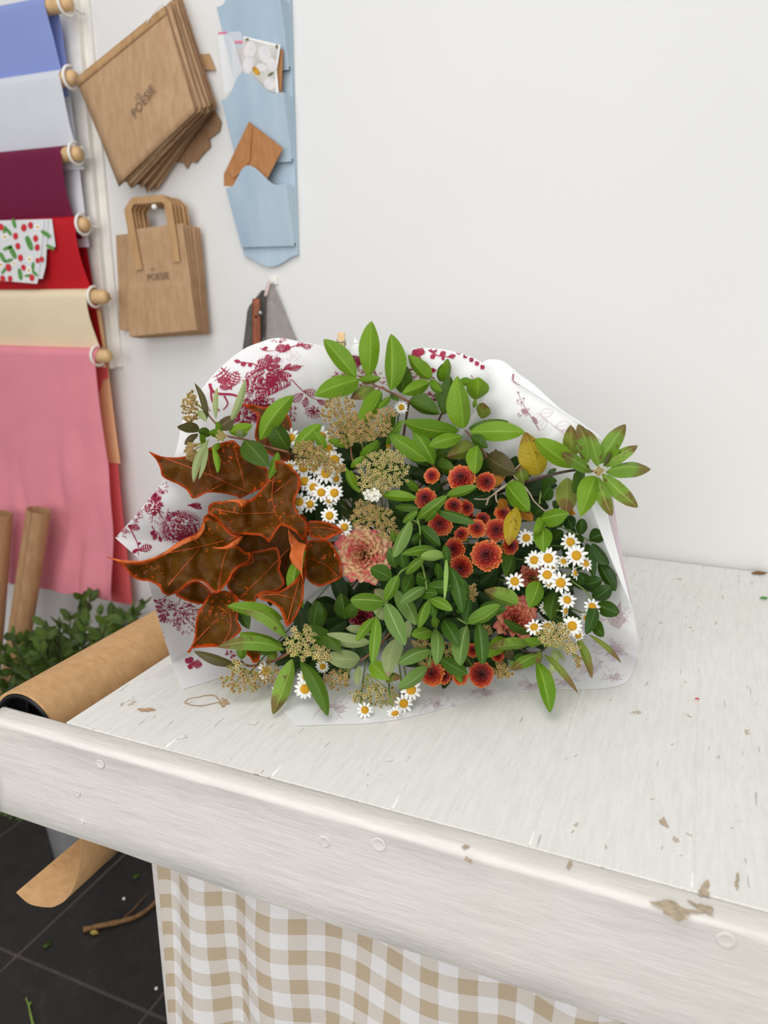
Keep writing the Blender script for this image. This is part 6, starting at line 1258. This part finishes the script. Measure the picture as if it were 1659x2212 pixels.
for m_ in [(933, 1028, 18, 'small chrysanthemum highest on the left of its group', -.3, .2, .012), (997, 1034, 31, 'large chrysanthemum at the top, partly under a smooth leaf', -.2, .35, .02), (1050, 1041, 22, 'chrysanthemum right of the large top one', .2, .1, .016), (919, 1077, 24, 'chrysanthemum farthest left, above the smooth sprig', -.2, .2, .014),
           (980, 1093, 20, 'chrysanthemum left of two under the crossing smooth leaf', .1, .3, .008), (1007, 1097, 18, 'small chrysanthemum right of two under the crossing smooth leaf', .5, .2, .004), (1011, 1116, 15, 'shaded chrysanthemum seen from the side under the smooth leaf', .9, -.4, -.01), (951, 1131, 28, 'big chrysanthemum framed by two smooth leaves', -.1, .0, .016), (1030, 1142, 21, 'chrysanthemum in the middle of the dense group', .1, .3, .012),
           (1043, 1121, 16, 'dark chrysanthemum behind the dense group', .2, .4, -.008), (1072, 1145, 25, 'deep red chrysanthemum beside the yellow leaf', 0, .1, .01), (1086, 1109, 19, 'deep red chrysanthemum at the upper right under the orange leaf', .3, .3, .002), (997, 1154, 17, 'small chrysanthemum half hidden left of the dense group', -.4, .4, .0), (982, 1186, 25, 'chrysanthemum on the left below the dense group', -.5, .0, .012), (1051, 1200, 34, 'largest fully open pale-rimmed chrysanthemum', -.1, .1, .026), (997, 1224, 26, 'lowest chrysanthemum of the upper group', -.3, -.3, .016), (1102, 1179, 20, 'chrysanthemum behind the tip of the yellow leaf', .5, 0, .006),
           (934, 1456, 26, 'left of the lower chrysanthemums', -.2, .2, .006), (959, 1460, 18, 'chrysanthemum tucked behind the left lower one', .5, -.1, -.006), (994, 1463, 17, 'small lower chrysanthemum between two larger ones', 0, .1, .0), (1039, 1457, 27, 'right of the lower chrysanthemums, fully open', .1, .1, .012), (1021, 1405, 15, 'shaded chrysanthemum behind the hanging smooth leaves', .3, .2, -.01), (1075, 1416, 14, 'small chrysanthemum above the lower right open one', .2, .2, -.004)]:
    mum(*m_[:4], tx=m_[4], ty=m_[5], off=m_[6])

# -- roses
def rose(px, py, r, lab, mat, tx, ty, off, N=36, asp=1.0, name='rose', cat='flower'):
    c = P(px, py, off, 0.02); nr = ((C - c).normalized() + rt * tx + up * ty).normalized(); R = r * (c - C).length / F; th = thing(name, c, lab, cat, 'roses in the bouquet' if name == 'rose' else None); M3 = frame(nr); th.rotation_euler = M3.to_euler(); th.scale = (R, R, R)
    rr_ = random.Random(int(px))
    for i in range(N):
        f = i / (N - 1); th0 = i * 2.39996; ri_ = 0.07 + 0.93 * f ** 0.85; span = 0.95 + 1.5 * (1 - f) ** 2; top = 0.16 - 0.34 * f * f; ph_ = rr_.random() * 6; fl = 0.05 + 0.16 * f
        def fn(u, v, th0=th0, ri_=ri_, span=span, top=top, ph_=ph_, fl=fl, f=f):
            a = th0 + (u - 0.5) * span * (0.55 + 0.45 * math.sin(PI * min(1, 0.15 + v * 0.7)))
            edge = v - 0.16 * abs(2 * u - 1) ** 2.5 * v
            rad = ri_ * (0.35 + 0.65 * edge ** 0.7) * (0.80) + fl * edge ** 4 + 0.055 * math.sin(u * 12 + ph_) * edge ** 2
            return Vector((rad * math.cos(a), rad * math.sin(a) * asp, -0.75 + (0.75 + top) * edge ** 0.75 + 0.03 * math.cos(u * 13 + ph_) * edge ** 2 - 0.12 * f * max(0, edge - .8) / .2))
        o = bpy.data.objects.new('petal', mesh_of('petal', G().grid(fn, 10, 8), mat)); COL.objects.link(o); o.parent = th
    e = c - nr * (R * 1.2); e.z = max(e.z, TZ + 0.012); path = to_throat(e)[:-1] + [e, c - nr * (R * 0.6)]; inv = (Matrix.Translation(c) @ M3.to_4x4() @ Matrix.Scale(R, 4)).inverted()
    o = bpy.data.objects.new('stem', mesh_of('stem', G().tube([inv @ p for p in path], 0.003 / R, 7), 'stem_green')); COL.objects.link(o); o.parent = th
rose(788, 1195, 68, 'large ruffled peach rose with pink edges left of centre', 'rose_cream', .05, .1, -0.005, 62)
rose(1118, 1332, 52, 'coral pink rose half hidden at the lower right', 'rose_coral', .2, .2, -0.02, 30)
rose(1150, 1246, 34, 'small deep coral rose behind the right daisies', 'rose_coral', .1, .1, -0.05, 22)
rose(783, 1334, 30, 'dark crimson bloom in the shade below the peach rose', 'dark_bloom', 0, .1, -0.05, 22, name='dark_bloom')
# a few small white spiraea florets on the middle seed head
th = thing('white_floret_cluster', P(805, 1068, .03), 'tiny cluster of fuzzy white florets above the peach rose', 'flower'); g = G()
for q in range(26):
    a = q * 2.4; r = math.sqrt(q / 26); x, y = Z5(470 + 70 * r * math.cos(a), 185 + 50 * r * math.sin(a)); c = P(x, y, .042 + rl.uniform(-.004, .004)); n_ = (C - c).normalized(); e1 = n_.cross(zu).normalized(); e2 = n_.cross(e1)
    for k in range(5):
        aa = 2 * PI * k / 5 + q; d = e1 * math.cos(aa) + e2 * math.sin(aa); s_ = n_.cross(d) * 0.0011; g.add([c, c + d * 0.0016 + s_, c + d * 0.003 + n_ * .0006, c + d * 0.0016 - s_], [(0, 1, 2, 3)])
obj('florets', g, 'spiraea_bloom', th, False, kind='stuff'); obj('stem', G().tube(to_throat(P(805, 1072, .025)), 0.0012, 5), 'stem_green', th)
